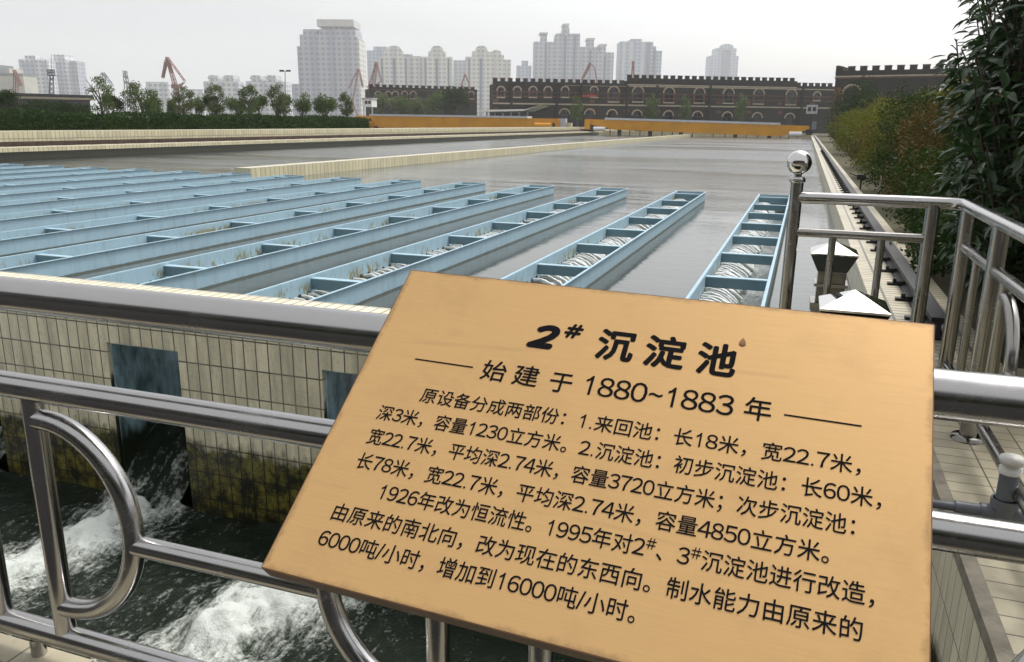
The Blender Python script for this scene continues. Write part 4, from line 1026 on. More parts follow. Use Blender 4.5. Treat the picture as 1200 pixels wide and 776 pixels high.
def tree(label, px, ytop, ybase_crown, w, d, mat, n=900, kind='round', group='trees behind the clipped hedge', size=None, seed=0, nm='tree'):
    """tree seen at picture column px, crown between ytop and ybase_crown, at depth d"""
    rr = random.Random(seed); C = deep(px, (ytop + ybase_crown) / 2, d)
    s = d / FOC
    zt, zb = deep(px, ytop, d)[2], deep(px, ybase_crown + 5, d)[2]
    rx = w * s / 2 * 1.12; rz = (zt - zb) / 2; cz = (zt + zb) / 2; zb = max(zb, 0.6)
    t = thing(nm, label, 'tree', (C[0], C[1], 0), group=group)
    m = MB(); m.tube([(C[0], C[1], -0.2), (C[0] + 0.05, C[1], zb * 0.7), (C[0] - 0.05, C[1], cz)], [0.16 * rx ** 0.5, 0.12 * rx ** 0.5, 0.05], 8)
    for q in range(6):
        a = rr.uniform(0, 6.28); h0 = zb * 0.7 + (cz - zb * 0.7) * rr.uniform(0, 0.9)
        m.tube([(C[0], C[1], h0), (C[0] + rx * 0.4 * math.cos(a), C[1] + rx * 0.4 * math.sin(a), h0 + rz * 0.5), (C[0] + rx * 0.8 * math.cos(a), C[1] + rx * 0.8 * math.sin(a), min(zt * 0.97, h0 + rz * 1.0))], [0.06, 0.04, 0.015], 6)
    m.build('trunk', 'bark', t)
    blobs = []
    if kind == 'round':
        for q in range(8):
            a = rr.uniform(0, 6.28); e = rr.uniform(-0.7, 1.3)
            blobs.append((C[0] + rx * 0.55 * math.cos(a) * math.cos(e), C[1] + rx * 0.55 * math.sin(a), cz + rz * 0.6 * math.sin(e), rx * rr.uniform(0.42, 0.62), rx * rr.uniform(0.42, 0.62), rz * rr.uniform(0.38, 0.58)))
        sh = 0.1
    else:                                   # open crown, clumps of leaf on the ends of limbs
        for q in range(26):
            a = rr.uniform(0, 6.28); h = rr.uniform(-0.95, 0.95); k = math.sqrt(max(0.1, 1 - h * h)) * rr.uniform(0.4, 1.0)
            blobs.append((C[0] + rx * 0.85 * k * math.cos(a), C[1] + rx * 0.85 * k * math.sin(a), cz + rz * 0.85 * h, rx * rr.uniform(0.20, 0.42), rx * rr.uniform(0.20, 0.42), rz * rr.uniform(0.14, 0.28)))
        sh = 0.1
    V, F = blob_leaves(blobs, int(n * 2.6), size or max(0.12, 2.0 * s), 0.6, sh)
    raw_mesh('crown', V, F, mat, t)
TREES = [
 (4, 105, 134, 34, 62, 'l_dark', 1500, 'round', 'dark bushy tree at the left edge behind the hedge'),
 (40, 118, 134, 46, 75, 'l_dark', 1500, 'round', 'low dark bush in front of the dark roofed shed'),
 (82, 120, 134, 44, 78, 'l_dark', 1500, 'round', 'low dark bush below the right end of the shed roof'),
 (117, 88, 132, 30, 66, 'l_tree', 800, 'open', 'sparse leggy tree beside the shed, leftmost of the airy trees'),
 (132, 109, 133, 22, 72, 'l_dark', 900, 'round', 'small dark round tree right of the sparse leggy tree'),
 (165, 95, 132, 38, 70, 'l_tree', 1300, 'open', 'broad airy tree left of the red portal crane'),
 (180, 113, 132, 20, 84, 'l_tree', 800, 'round', 'small round tree tucked at the right of the broad airy tree'),
 (214, 101, 131, 26, 78, 'l_treepale', 700, 'open', 'pale thin tree standing under the red portal crane'),
 (203, 117, 132, 14, 90, 'l_tree', 600, 'round', 'tiny round tree at the left of the pale thin tree'),
 (229, 114, 131, 18, 92, 'l_tree', 700, 'round', 'tiny round tree at the right of the pale thin tree'),
 (252, 98, 130, 24, 76, 'l_treepale', 800, 'open', 'airy tree in front of the left white blocks'),
 (248, 112, 133, 18, 84, 'l_dark', 800, 'round', 'dark round bush at the foot of the airy tree by the white blocks'),
 (276, 113, 132, 20, 90, 'l_tree', 700, 'round', 'small round tree between two airy trees by the white blocks'),
 (291, 99, 132, 24, 76, 'l_tree', 800, 'open', 'airy tree in front of the right white blocks'),
 (303, 112, 131, 20, 86, 'l_tree', 800, 'round', 'round tree just left of the floodlight mast'),
 (324, 97, 130, 24, 78, 'l_treepale', 800, 'open', 'airy tree below the floodlight mast'),
 (332, 110, 132, 20, 86, 'l_tree', 800, 'round', 'round tree just right of the floodlight mast'),
 (354, 107, 131, 20, 84, 'l_tree', 800, 'round', 'round tree at the left foot of the tallest tower'),
 (381, 107, 134, 25, 80, 'l_tree', 1200, 'round', 'full round tree in front of the tallest tower'),
 (406, 106, 133, 18, 92, 'l_treepale', 600, 'open', 'thin pale tree at the right foot of the tallest tower'),
 (448, 110, 134, 24, 185, 'l_treepale', 800, 'round', 'loose pale tree at the left end of the small castle building'),
 (470, 112, 134, 26, 180, 'l_tree', 900, 'round', 'green tree in front of the left half of the small castle building'),
 (490, 113, 134, 20, 182, 'l_treepale', 700, 'round', 'pale tree before the middle of the small castle building'),
 (508, 104, 134, 26, 178, 'l_tree', 900, 'round', 'green tree left of the large dark tree'),
 (534, 100, 134, 32, 175, 'l_dark', 1500, 'round', 'large dark round tree before the right end of the small castle building'),
 (677, 112, 138, 16, 140, 'l_tree', 500, 'open', 'thin green tree before the long castle wall near the cabinets'),
 (762, 108, 140, 18, 140, 'l_tree', 600, 'open', 'thin green tree before the middle of the long castle wall'),
 (803, 112, 140, 14, 142, 'l_tree', 400, 'open', 'slender green sapling right of the middle of the long castle wall'),
 (868, 108, 140, 14, 142, 'l_tree', 400, 'open', 'slender green sapling before the right half of the long castle wall'),
]
for i, (px, yt, yb, w, d, mt, n, kd, lb) in enumerate(TREES):
    tree(lb, px, yt, yb, w, d, mt, n, kd, seed=i + 11, group='trees behind the clipped hedge' if px < 420 else 'trees before the castle like buildings')

# ================================================================== CASTLE-LIKE BRICK BUILDINGS
def angle_of(A, B): return math.atan2(B[1] - A[1], B[0] - A[0])
class Facade:
    def __init__(s, name, label, pa, da, pb, db, depth):
        A, B = deep(pa, 140, da), deep(pb, 140, db); s.A = np.array([A[0], A[1], 0.0]); s.L = math.hypot(B[0] - A[0], B[1] - A[1])
        s.rz = angle_of(A, B); s.ex = np.array([math.cos(s.rz), math.sin(s.rz), 0]); s.ey = np.array([-math.sin(s.rz), math.cos(s.rz), 0])
        s.depth = depth; s.t = thing(name, label, 'building', tuple(s.A), s.rz)
    def at(s, px, py):       # picture point -> (along, height) on the facade plane
        r = ray(px, py); o = np.array([0, 0, E]); k = ((s.A - o) @ s.ey) / (r @ s.ey); p = o + r * k
        return float((p - s.A) @ s.ex), float(p[2])
    def part(s, name, mb, mat, parent=None):
        return mb.build(name, mat, parent or s.t, local=True)
def arch_poly(c, w, z0, zs, n=10, extra=0.0, drop=0.0):
    """flat-footed outline with a round head: foot z0, spring zs"""
    r = w / 2 + extra
    return [(c - r, z0), (c + r, z0)] + [(c + r * math.cos(t), zs + r * math.sin(t)) for t in np.linspace(0, math.pi, n)]
def arch_ring(m, c, w, zs, th, y0, y1, n=12, leg=0.0):
    for i in range(n):
        a, b = math.pi * i / n, math.pi * (i + 1) / n; r0, r1 = w / 2, w / 2 + th
        m.prism([(c + r0 * math.cos(a), zs + r0 * math.sin(a)), (c + r1 * math.cos(a), zs + r1 * math.sin(a)), (c + r1 * math.cos(b), zs + r1 * math.sin(b)), (c + r0 * math.cos(b), zs + r0 * math.sin(b))], y0, y1)
def arched_window(F, c, w, z0, zs, sill=True, jamb=True):
    m = MB(); m.prism(arch_poly(c, w, z0, zs), -0.05, 0.02); wi = F.part('window', m, 'pane')
    m = MB(); arch_ring(m, c, w + 0.3, zs, 0.19, -0.24, -0.002); F.part('arch', m, 'cream_trim', wi)
    m = MB(); arch_ring(m, c, w, zs, 0.15, -0.2, -0.003)
    if jamb:
        for sgn in (-1, 1): m.box(c + sgn * (w / 2 + 0.15) - 0.15, c + sgn * (w / 2 + 0.15) + 0.15, -0.2, -0.003, z0, zs - 0.003)
    F.part('jamb', m, 'red_brick', wi)
    m = MB(); m.box(c - 0.035, c + 0.035, -0.09, -0.052, z0 + 0.02, zs + w / 2 - 0.02); m.box(c - w / 2, c + w / 2, -0.085, -0.053, zs - 0.04, zs + 0.04); F.part('glazing_bar', m, 'dark_wall', wi)
    if sill:
        m = MB(); m.box(c - w / 2 - 0.25, c + w / 2 + 0.25, -0.32, -0.001, z0 - 0.22, z0 - 0.004); F.part('sill', m, 'cream_trim', wi)
def battlement(F, s0, s1, z, pitch, depth, mat='dark_brick', name='battlement'):
    m = MB(); n = max(1, int(round((s1 - s0) / pitch)))
    for i in range(n):
        a = s0 + (s1 - s0) * i / n; b = a + (s1 - s0) / n * 0.56
        m.box(a, b, -0.16, 0.34, z + 0.001, z + 0.50); m.box(a - 0.05, b + 0.05, -0.21, 0.39, z + 0.501, z + 0.60, 1)
    m.box(s0, s1, -0.15, 0.33, z - 0.5, z, 0)
    F.part(name, m, [mat, 'red_brick'])
def band(F, s0, s1, z, h, mat, name, out=0.14):
    m = MB(); m.box(s0, s1, -out, -0.002, z - h / 2, z + h / 2); F.part(name, m, mat)

# long building in the middle
F = Facade('castle_building', 'long dark brick castle like building with two rows of arched windows behind the bridge', 577.5, 150, 974, 160, 5)
sM, zM = F.at(735, 98); s3 = F.at(934, 98)[0]
zt1, zt2, zt3 = F.at(600, 95.5)[1], F.at(820, 93.0)[1], F.at(955, 101)[1]
m = MB(); m.box(0, sM, 0, F.depth, -0.3, zt1 - 0.5); m.box(sM, s3, 0, F.depth, -0.3, zt2 - 0.5); m.box(s3, F.L, 0, F.depth, -0.3, zt3 - 0.5); F.part('wall', m, 'dark_brick')
battlement(F, 0, sM - 0.02, zt1, 1.42, 16); battlement(F, sM, s3 - 0.02, zt2, 1.45, 16); battlement(F, s3, F.L, zt3, 1.45, 16)
zb_ = F.at(700, 101)[1]; band(F, 0, F.L, F.at(640, 97.5)[1], 0.22, 'cream_trim', 'string_course')
band(F, sM - 12, F.L, F.at(800, 102.2)[1], 0.2, 'cream_trim', 'string_course')
for py_ in (109.5, 114.8): band(F, 0, F.L, F.at(720, py_)[1], 0.16, 'red_brick', 'brick_band', 0.06)
band(F, 0, F.L, F.at(720, 123.2)[1], 0.26, 'cream_trim', 'string_course', 0.2)
for px in (587, 606, 624.5, 642, 662, 696):
    c, zs = F.at(px, 106.4); _, z0 = F.at(px, 113.6); arched_window(F, c, 1.05, z0, zs)
for px, yo in ((719, 0), (747.5, 0), (783.8, 0.8), (819.5, 1.2), (853.5, 1.6), (889, 2.4), (927, 3.2)):
    c, zs = F.at(px, 108.5 + yo); _, z0 = F.at(px, 119.0 + yo); arched_window(F, c, 1.75, z0, zs)
c, zs = F.at(957, 112.5); _, z0 = F.at(957, 117.5); arched_window(F, c, 1.1, z0, zs)
for px, yo in ((661.3, 0), (690.8, 0.3), (717, 0.8), (746.3, 1.4), (783, 2.2), (817, 2.8), (852, 3.4), (887, 4.2), (925, 5.0)):
    c, zs = F.at(px, 134.0 + yo); arched_window(F, c, 1.55, 0.4, zs, sill=False, jamb=False)
for px in (599.5, 653, 681.5, 735, 770, 832.5, 941):
    c, z1 = F.at(px, 100); m = MB(); m.box(c - 0.18, c + 0.18, -0.42, -0.02, 0.0, z1); F.part('drainpipe', m, 'iron')
for px in (575, 688, 728, 765, 801, 836, 871, 908, 946):
    for py_ in (117.5, 128):
        c, z = F.at(px + 6, py_ + (px - 575) * 0.012); m = MB(); m.box(c - 0.5, c + 0.5, -0.07, -0.001, z - 0.3, z + 0.3); F.part('brick_patch', m, 'red_brick')
m = MB()
for i in range(7):
    a, z = F.at(680.5 + i * 2.7, 112.8 - (0.4 if i > 3 else 0)); m.box(a - 0.16, a + 0.16, -0.35, -0.26, z - 0.16, z + (0.30 if i % 2 else 0.18))
F.part('rooftop_lettering', m, 'red_sign')
# grey board with two dark squares at its right end
bdd = thing('notice_board', 'grey board with two dark squares high on the right end of the long castle building', 'sign', tuple(deep(951, 128, 157)))
fa, fb = deep(945.5, 123, 156.5), deep(957.5, 133.5, 156.5)
m = MB(); m.box(fa[0], fb[0], fa[1] - 0.2, fa[1], fb[2], fa[2]); m.build('board', 'grey_paint', bdd)
for k in (0.28, 0.72):
    x = fa[0] + (fb[0] - fa[0]) * k; m = MB(); m.box(x - 0.32, x + 0.32, fa[1] - 0.24, fa[1] - 0.202, fb[2] + 0.45, fa[2] - 0.4); m.build('square', 'pane', bdd)
m = MB(); m.box((fa[0] + fb[0]) / 2 - 0.08, (fa[0] + fb[0]) / 2 + 0.08, fa[1] - 0.1, fa[1] - 0.02, 0, fb[2]); m.build('post', 'iron', bdd)

# right building (nearer)
F = Facade('castle_building', 'tall dark castle like building rising above the shrubs on the right', 974, 113, 1135, 104, 22)
zt = F.at(1040, 82)[1]
m = MB(); m.box(0, F.L, 0, F.depth, -0.3, zt - 0.5); F.part('wall', m, 'dark_brick')
battlement(F, 0, F.L, zt, 1.52, 22)
m = MB()
for i in range(14):
    y = 0.4 + i * 1.52; m.box(-0.16, 0.34, y, y + 0.85, zt + 0.001, zt + 0.75)
m.box(-0.15, -0.001, 0.3, 22, zt - 0.5, zt); F.part('battlement', m, 'dark_brick')
band(F, -0.1, F.L, F.at(1040, 88.8)[1], 0.2, 'cream_trim', 'string_course'); band(F, -0.1, F.L, F.at(1040, 90.8)[1], 0.16, 'red_brick', 'brick_band', 0.1)
m = MB(); m.box(-0.004, 0.9, -0.08, -0.001, 0, zt - 2.2); F.part('corner_brick', m, 'red_brick')
c, zs = F.at(998, 110); _, z0 = F.at(998, 122); arched_window(F, c, 1.9, z0, zs)
band(F, 0, F.at(985, 110)[0], F.at(980, 112)[1], 0.2, 'red_brick', 'brick_band', 0.08)

# left building (farther, smaller)
F = Facade('castle_building', 'small dark castle like building on the left, half hidden by trees', 434, 195, 559, 205, 5)
zt = F.at(490, 103.2)[1]
m = MB(); m.box(0, F.L, 0, F.depth, -0.3, zt - 0.5); F.part('wall', m, 'dark_brick')
battlement(F, 0, F.L, zt, 1.6, 14)
band(F, 0, F.L, F.at(490, 106.2)[1], 0.2, 'red_brick', 'string_course')
for px in (443, 455, 463, 474, 484, 552):
    c, zs = F.at(px, 111.0); _, z0 = F.at(px, 115.5); arched_window(F, c, 1.1, z0, zs)
band(F, 0, F.L, F.at(490, 117.5)[1], 0.16, 'red_brick', 'brick_band', 0.08)
# house added out of view behind the camera, darkening rails and camera-facing sides
hb = thing('castle_building', 'added dark brick house behind the camera, unseen, darkening the rails and front faces', 'building', (-2, -9.6, 0))
m = MB(); m.box(-26, 18, -20, -9.6, -0.3, 6.6); m.build('wall', 'dark_brick', hb)
m = MB()
for i in range(29): m.box(-26 + i * 1.52, -26 + i * 1.52 + 0.85, -9.95, -9.45, 6.601, 7.2)
m.build('battlement', 'dark_brick', hb)
for i in range(9):
    m = MB(); x = -23 + i * 4.6; m.prism(arch_poly(x, 1.7, 1.2, 3.4), -9.6, -9.55); m.build('window', 'pane', hb)
# low hall with a pale awning before the long building
aw = thing('market_hall', 'low green fronted kiosk under a long pale awning before the castle building', 'building', tuple(np.array([*deep(600, 130, 143)[:2], 0])))
a, b = deep(568, 128, 143), deep(632, 126, 143); y = a[1]
m = MB(); m.box(a[0], b[0], y, y + 5, -0.1, E + 0.6); m.build('wall', 'teal', aw)
m = MB(); m.prism([(a[0] - 0.3, E + 1.7), (b[0] - 1.5, E + 1.9), (b[0] + 1.5, E + 2.9), (b[0] - 1.0, E + 2.2), (a[0] - 0.3, E + 2.05)], y - 1.2, y + 5.2); m.build('awning', 'white_paint', aw)
for k in range(6):
    x = a[0] + (b[0] - a[0]) * (k + 0.5) / 6; m = MB(); m.box(x - 0.12, x + 0.12, y - 1.0, y - 0.8, -0.1, E + 1.75); m.build('post', 'crane_grey', aw)
ki = thing('kiosk', 'small white hut with dark windows above the left end of the bridge', 'hut', tuple(np.array([*deep(431, 122, 150)[:2], 0])))
a, b = deep(424.5, 116, 150), deep(436.5, 125.5, 150); y = a[1]
m = MB(); m.box(a[0], b[0], y, y + 2.0, b[2], a[2]); m.build('wall', 'white_paint', ki)
m = MB(); m.box(a[0] - 0.15, b[0] + 0.15, y - 0.15, y + 2.15, a[2] + 0.002, a[2] + 0.2); m.build('roof', 'grey_paint', ki)
for k in (0.42, 0.78):
    x = a[0] + (b[0] - a[0]) * k; m = MB(); m.box(x - 0.27, x + 0.27, y - 0.05, y - 0.003, b[2] + 0.55, a[2] - 0.35); m.build('window', 'pane', ki)
for x in (a[0] + 0.1, b[0] - 0.1): m = MB(); m.box(x - 0.08, x + 0.08, y + 0.2, y + 0.4, -0.1, b[2]); m.build('post', 'grey_paint', ki)

# dark roofed shed on the left
F = Facade('shed', 'long low dark roofed shed with a pale eaves line behind the left trees', 2, 150, 108, 158, 14)
zt = F.at(60, 110)[1]
m = MB(); m.box(0, F.L, 0.3, F.depth, -0.2, zt - 1.0); F.part('wall', m, 'dark_wall')
m = MB(); m.prism([(-0.6, zt - 0.6), (F.L + 0.6, zt - 0.6), (F.L + 0.6, zt - 0.1), (-0.6, zt)], -0.8, F.depth + 0.8); F.part('roof', m, 'dark_roof')
m = MB(); m.box(-0.6, F.L + 0.6, -0.7, F.depth, zt - 1.0, zt - 0.604); F.part('eaves', m, 'cream_trim')

# ================================================================== FAR TOWERS
def tower(label, d, blocks, name='tower', group='far high-rise towers'):
    """blocks: (px0, px1, y_top, depth_back, material, part name[, y_bottom])"""
    d = d * 1.8
    px0 = min(b[0] for b in blocks); px1 = max(b[1] for b in blocks)
    A, B = deep(px0, 140, d), deep(px1, 140, d)
    rz = angle_of(A, B); t = thing(name, label, 'tower', (A[0], A[1], 0), rz, group)
    s = math.hypot(B[0] - A[0], B[1] - A[1]) / (px1 - px0)
    def zz(px, y): return deep(px, y, d)[2]
    for q, b in enumerate(blocks):
        x0, x1 = (b[0] - px0) * s, (b[1] - px0) * s; z1 = zz((b[0] + b[1]) / 2, b[2]); z0 = -1.0 if len(b) < 7 or b[6] is None else zz((b[0] + b[1]) / 2, b[6])
        sh = b[7] if len(b) > 7 else 'box'; off = b[3]
        m = MB()
        if sh == 'box': m.box(x0, x1, off, off + max(8.0, (px1 - px0) * s * 0.6), z0, z1)
        elif sh == 'dome':
            c, r = (x0 + x1) / 2, (x1 - x0) / 2
            m.prism([(c - r, z0), (c + r, z0)] + [(c + r * math.cos(t_), z0 + (z1 - z0) * (0.35 + 0.65 * math.sin(t_))) for t_ in np.linspace(0, math.pi, 13)], off, off + 10)
        elif sh == 'bay': m.box(x0, x1, off, off + 3.0, z0, z1)
        elif sh == 'flag': m.taper(x0, x1, off, off + (x1 - x0), z0, z1, 1.5)
        m.build(b[5], b[4], t, local=True)
    return t
tower('pale twin tower, left one of the pair at the far left', 620, [(31, 63, 71, 0, 't_white', 'wall'), (38, 50, 66.5, 2, 't_white', 'roof_block', 71.2), (36, 48, 74, -0.8, 't_blue', 'window_bay', None, 'bay'), (57, 63, 74, -0.5, 't_grey', 'window_bay', None, 'bay')])
tower('pale twin tower, right one of the pair at the far left', 640, [(64, 87, 71.5, 0, 't_white', 'wall'), (86.5, 96, 72.5, 4, 't_grey', 'wing'), (71, 84, 65.5, 2, 't_white', 'roof_block', 71.7), (72, 79, 74, -0.8, 't_blue', 'window_bay', None, 'bay')])
tower('squat pale silo building with grey top at the left edge', 420, [(-12, 34, 90, 0, 'silo', 'wall'), (-12, 33, 86.5, 0.5, 'crane_grey', 'roof_block', 90.3), (-2, 7, 77, 1, 'crane_grey', 'roof_block', 86.7), (12.5, 18, 81, 1, 'silo', 'stair_tower', 86.7)], name='silo_building', group='industrial blocks on the left skyline')
tower('low pale block right of the airy tree on the left skyline', 560, [(175, 201, 96.5, 0, 't_white', 'wall')], name='apartment_block', group='low pale blocks on the left skyline')
tower('pale block with two roof turrets left of the floodlight mast', 540, [(242, 282, 96, 0, 't_white', 'wall'), (248, 258, 89, 1, 't_white', 'turret', 96.2), (266, 276, 89, 1, 't_white', 'turret', 96.2), (247, 259, 91, 0.4, 't_trim', 'cornice', 93), (265, 277, 91, 0.4, 't_trim', 'cornice', 93)], name='apartment_block', group='low pale blocks on the left skyline')
tower('pale block with two roof turrets directly behind the floodlight mast', 545, [(291, 336, 96, 0, 't_white', 'wall'), (297, 307, 89, 1, 't_white', 'turret', 96.2), (315, 325, 89, 1, 't_white', 'turret', 96.2), (296, 308, 91, 0.4, 't_trim', 'cornice', 93), (314, 326, 91, 0.4, 't_trim', 'cornice', 93)], name='apartment_block', group='low pale blocks on the left skyline')
tower('low grey block at the left foot of the tallest tower', 520, [(344, 353, 99, 0, 't_grey', 'wall')], name='apartment_block', group='low pale blocks on the left skyline')
tower('low pale block between the crane and the airy trees', 640, [(206, 240, 105, 0, 't_white', 'wall')], name='apartment_block', group='low pale blocks on the left skyline')
tower('tallest tower with an overhanging roof block, left of the domed towers', 520, [
    (352, 360, 56, 2, 't_pink', 'wing'), (356, 378, 43, 1, 't_pink', 'wing'), (360, 376, 37, 2, 't_pink', 'roof_block', 43.3), (375.5, 422, 45, 0, 't_pink', 'wall'), (378, 420, 37, 1, 't_pink', 'wall', 45.2),
    (384, 412, 34, 3, 't_grey', 'roof_block', 37.2), (377, 419, 26.5, -2, 't_trim', 'roof_block', 34.3), (393, 396, 38, -0.7, 't_blue', 'window_bay', None, 'bay'), (366, 368.5, 44, 0.2, 't_blue', 'window_bay', None, 'bay'), (418.5, 423.5, 48, 1.5, 't_cream', 'wing')])
tower('blue grey tower standing behind the leftmost domed tower', 760, [(432.5, 458, 61, 0, 't_blue', 'wall'), (440, 455, 56.5, 1, 't_blue', 'roof_block', 61.2)])
tower('cream tower with a rounded crown, leftmost of the domed towers', 600, [(445, 482, 68, 0, 't_cream', 'wall'), (452, 474, 61, 0.6, 't_cream', 'roof_block', 68.3), (456, 472, 55.5, 0.2, 't_cream', 'dome', 62, 'dome'), (474, 484, 65, 3, 't_grey', 'wing'), (483.5, 494, 67, 4, 't_cream', 'wing'),
    (448.5, 450.5, 70, -0.6, 't_glass', 'window_bay', None, 'bay'), (462, 465, 70, -0.6, 't_glass', 'window_bay', None, 'bay'), (476, 478, 70, -0.6, 't_glass', 'window_bay', None, 'bay')])
tower('cream tower with a rounded crown, middle of the domed towers', 600, [(495, 530.5, 68, 0, 't_cream', 'wall'), (503, 523, 62, 0.6, 't_cream', 'roof_block', 68.3), (506, 520, 55.5, 0.2, 't_cream', 'dome', 63, 'dome'), (498.5, 500.5, 70, -0.6, 't_glass', 'window_bay', None, 'bay'), (511, 514, 70, -0.6, 't_glass', 'window_bay', None, 'bay'), (525, 527, 70, -0.6, 't_glass', 'window_bay', None, 'bay')])
tower('grey block between the middle and right domed towers', 700, [(531, 546, 72, 0, 't_grey', 'wall')])
tower('cream tower with two rounded crowns, rightmost of the domed towers', 600, [(545.5, 581, 68, 0, 't_cream', 'wall'), (553, 576, 62, 0.6, 't_cream', 'roof_block', 68.3), (557, 571, 55.5, 0.2, 't_cream', 'dome', 63, 'dome'), (580.5, 598, 71, 3, 't_cream', 'wing'), (574, 590, 66, 3.5, 't_cream', 'roof_block', 71.3), (575, 587, 60, 3.2, 't_cream', 'dome', 67, 'dome'), (549, 551, 70, -0.6, 't_glass', 'window_bay', None, 'bay'), (562, 565, 70, -0.6, 't_glass', 'window_bay', None, 'bay')])
tower('small grey stepped tower just left of the tall turreted tower', 780, [(604.5, 622, 78, 0, 't_blue', 'wall'), (610.5, 618, 72.5, 1, 't_blue', 'roof_block', 78.2)])
tower('tall grey tower with two turrets, tallest above the castle building', 640, [(624, 650, 51, 1, 't_grey', 'wall'), (650, 677, 42, 0, 't_grey', 'wall'), (632, 639, 44, 1, 't_grey', 'turret', 51.3), (630.5, 640, 40.5, 0.5, 't_trim', 'cornice', 42), (656.5, 664.5, 36, -1, 't_grey', 'turret', 42.3), (657.5, 663.5, 32, -0.5, 't_grey', 'turret', 36.2), (656.5, 664.5, 31, -1, 't_trim', 'cornice', 32.2), (648.5, 656, 43, -0.8, 't_grey', 'wing'), (637, 639, 54, 0.2, 't_glass', 'window_bay', None, 'bay'), (659, 661.5, 45, -0.8, 't_glass', 'window_bay', None, 'bay'), (670, 672, 45, -0.8, 't_glass', 'window_bay', None, 'bay')])
tower('grey tower with two smaller turrets right of the tall turreted one', 640, [(677.5, 699, 57, 0, 't_grey', 'wall'), (699, 716.5, 63, 1, 't_grey', 'wall'), (685.5, 693, 49, 0, 't_grey', 'turret', 57.2), (684.5, 694, 47, -0.5, 't_trim', 'cornice', 49), (700, 707, 56, 1, 't_grey', 'turret', 63.2), (699, 708, 53.5, 0.5, 't_trim', 'cornice', 56), (688, 690.5, 60, -0.8, 't_glass', 'window_bay', None, 'bay'), (705, 707, 66, 0.2, 't_glass', 'window_bay', None, 'bay')])
tower('flat topped pale blue tower above the middle of the long castle building', 700, [(723, 761, 51, 0, 't_blue', 'wall'), (735, 748, 48, 1, 't_grey', 'roof_block', 51.2), (760.5, 772, 61, 3, 't_blue', 'wing'), (759, 765, 56, 3, 't_blue', 'wing'), (726, 729, 51.5, -0.8, 't_trim', 'pilaster', None, 'bay'), (735, 738, 51.5, -0.8, 't_trim', 'pilaster', None, 'bay'), (748, 751, 51.5, -0.8, 't_trim', 'pilaster', None, 'bay'), (754, 758, 52, -0.8, 't_glass', 'window_bay', None, 'bay')])
tower('lone stepped tower with a rounded top on the right skyline', 900, [(827, 860, 67, 0, 't_blue', 'wall'), (833.5, 857, 58.5, 0.8, 't_blue', 'roof_block', 67.2), (838, 853.5, 53.5, 0.8, 't_blue', 'dome', 59, 'dome'), (841, 850, 60, -0.8, 't_glass', 'window_bay', None, 'bay')])

# ================================================================== CRANES AND MASTS
def crane(label, d, segs, w, mat, group='dockside cranes on the skyline', cab=None, name='dock_crane'):
    """segs: part name -> list of picture-space strokes at depth d"""
    allp = [p for _, st in segs for s in st for p in s]; low = max(allp, key=lambda p: p[1]); base = deep(low[0], low[1], d)
    t = thing(name, label, 'crane', (base[0], base[1], 0), group=group)
    for nm, st in segs:
        m = MB()
        for s in st:
            for q in range(len(s) - 1):
                a, b = deep(*s[q], d), deep(*s[q + 1], d)
                for off in (-0.6, 0.6): m.bar(a + np.array([0, off, 0]), b + np.array([0, off, 0]), w * 0.62)
                L_ = np.linalg.norm(b - a); k_ = max(2, int(L_ / 1.6))
                for i in range(k_):
                    p, q_ = a + (b - a) * i / k_, a + (b - a) * (i + 1) / k_; sgn = 1 if i % 2 else -1
                    m.bar(p + np.array([0, -0.6 * sgn, 0]), q_ + np.array([0, 0.6 * sgn, 0]), w * 0.3)
        m.build(nm, mat, t)
    if cab:
        a, b = deep(cab[0], cab[1], d), deep(cab[2], cab[3], d); m = MB(); m.box(a[0], b[0], a[1] - 1.5, a[1] + 1.5, b[2], a[2]); m.build('cab', mat, t)
    return t
crane('tall red portal crane above the airy trees on the left', 380, [('jib', [[(190.5, 91), (194, 72), (196, 67)], [(196, 67), (216.5, 95)], [(191, 92), (196, 70)]]), ('boom', [[(195, 67), (205, 104)], [(197, 70), (208, 103)], [(197, 74), (201, 86)]]), ('mast', [[(205, 103), (205, 118), (204, 140)], [(208, 103), (210, 120), (211, 140)], [(205, 106), (212, 98)], [(208, 104), (216, 96)]])], 0.55, 'crane_red', cab=(203, 99, 213, 104))
crane('thin grey red crane leaning over the right foot of the tallest tower', 420, [('jib', [[(409, 104), (414, 92), (420, 80.5)]]), ('boom', [[(420, 80.5), (413, 120), (412, 135)], [(421, 82), (425, 100)]]), ('mast', [[(421, 82), (425, 103)], [(412, 118), (420, 138)]])], 0.4, 'crane_red')
crane('tall red crane just left of the leftmost domed tower', 440, [('jib', [[(441, 73), (432, 101)], [(441.5, 73), (447, 96)]]), ('boom', [[(440, 73), (436, 100), (430, 102)], [(442, 74), (439, 101)]]), ('mast', [[(430, 102), (440, 101)], [(432, 102), (432, 140)], [(440, 101), (441, 140)], [(447, 95), (440, 100)]])], 0.5, 'crane_red')
crane('small red A shaped crane at the right end of the small castle building', 440, [('jib', [[(545, 87), (541, 99)]]), ('boom', [[(545, 87), (550, 100)]]), ('mast', [[(541, 99), (541, 140)], [(550, 100), (550, 140)]])], 0.45, 'crane_red')
crane('red jib crane peeping over the castle roof below the smaller turrets', 400, [('jib', [[(682, 92), (691, 74)], [(684, 92), (692, 76)]]), ('boom', [[(691, 73), (697, 80), (699, 92)]]), ('mast', [[(682, 92), (682, 140)], [(699, 91), (699, 140)]])], 0.5, 'crane_red')
crane('short brown crane mast over the castle roof before the flat topped tower', 400, [('mast', [[(740, 92), (741, 78), (741, 72)], [(742.5, 92), (743, 72)], [(741, 82), (742.5, 78)], [(740, 92), (740, 140)]]), ('jib', [[(742, 72), (741.5, 74)]])], 0.6, 'crane_red')
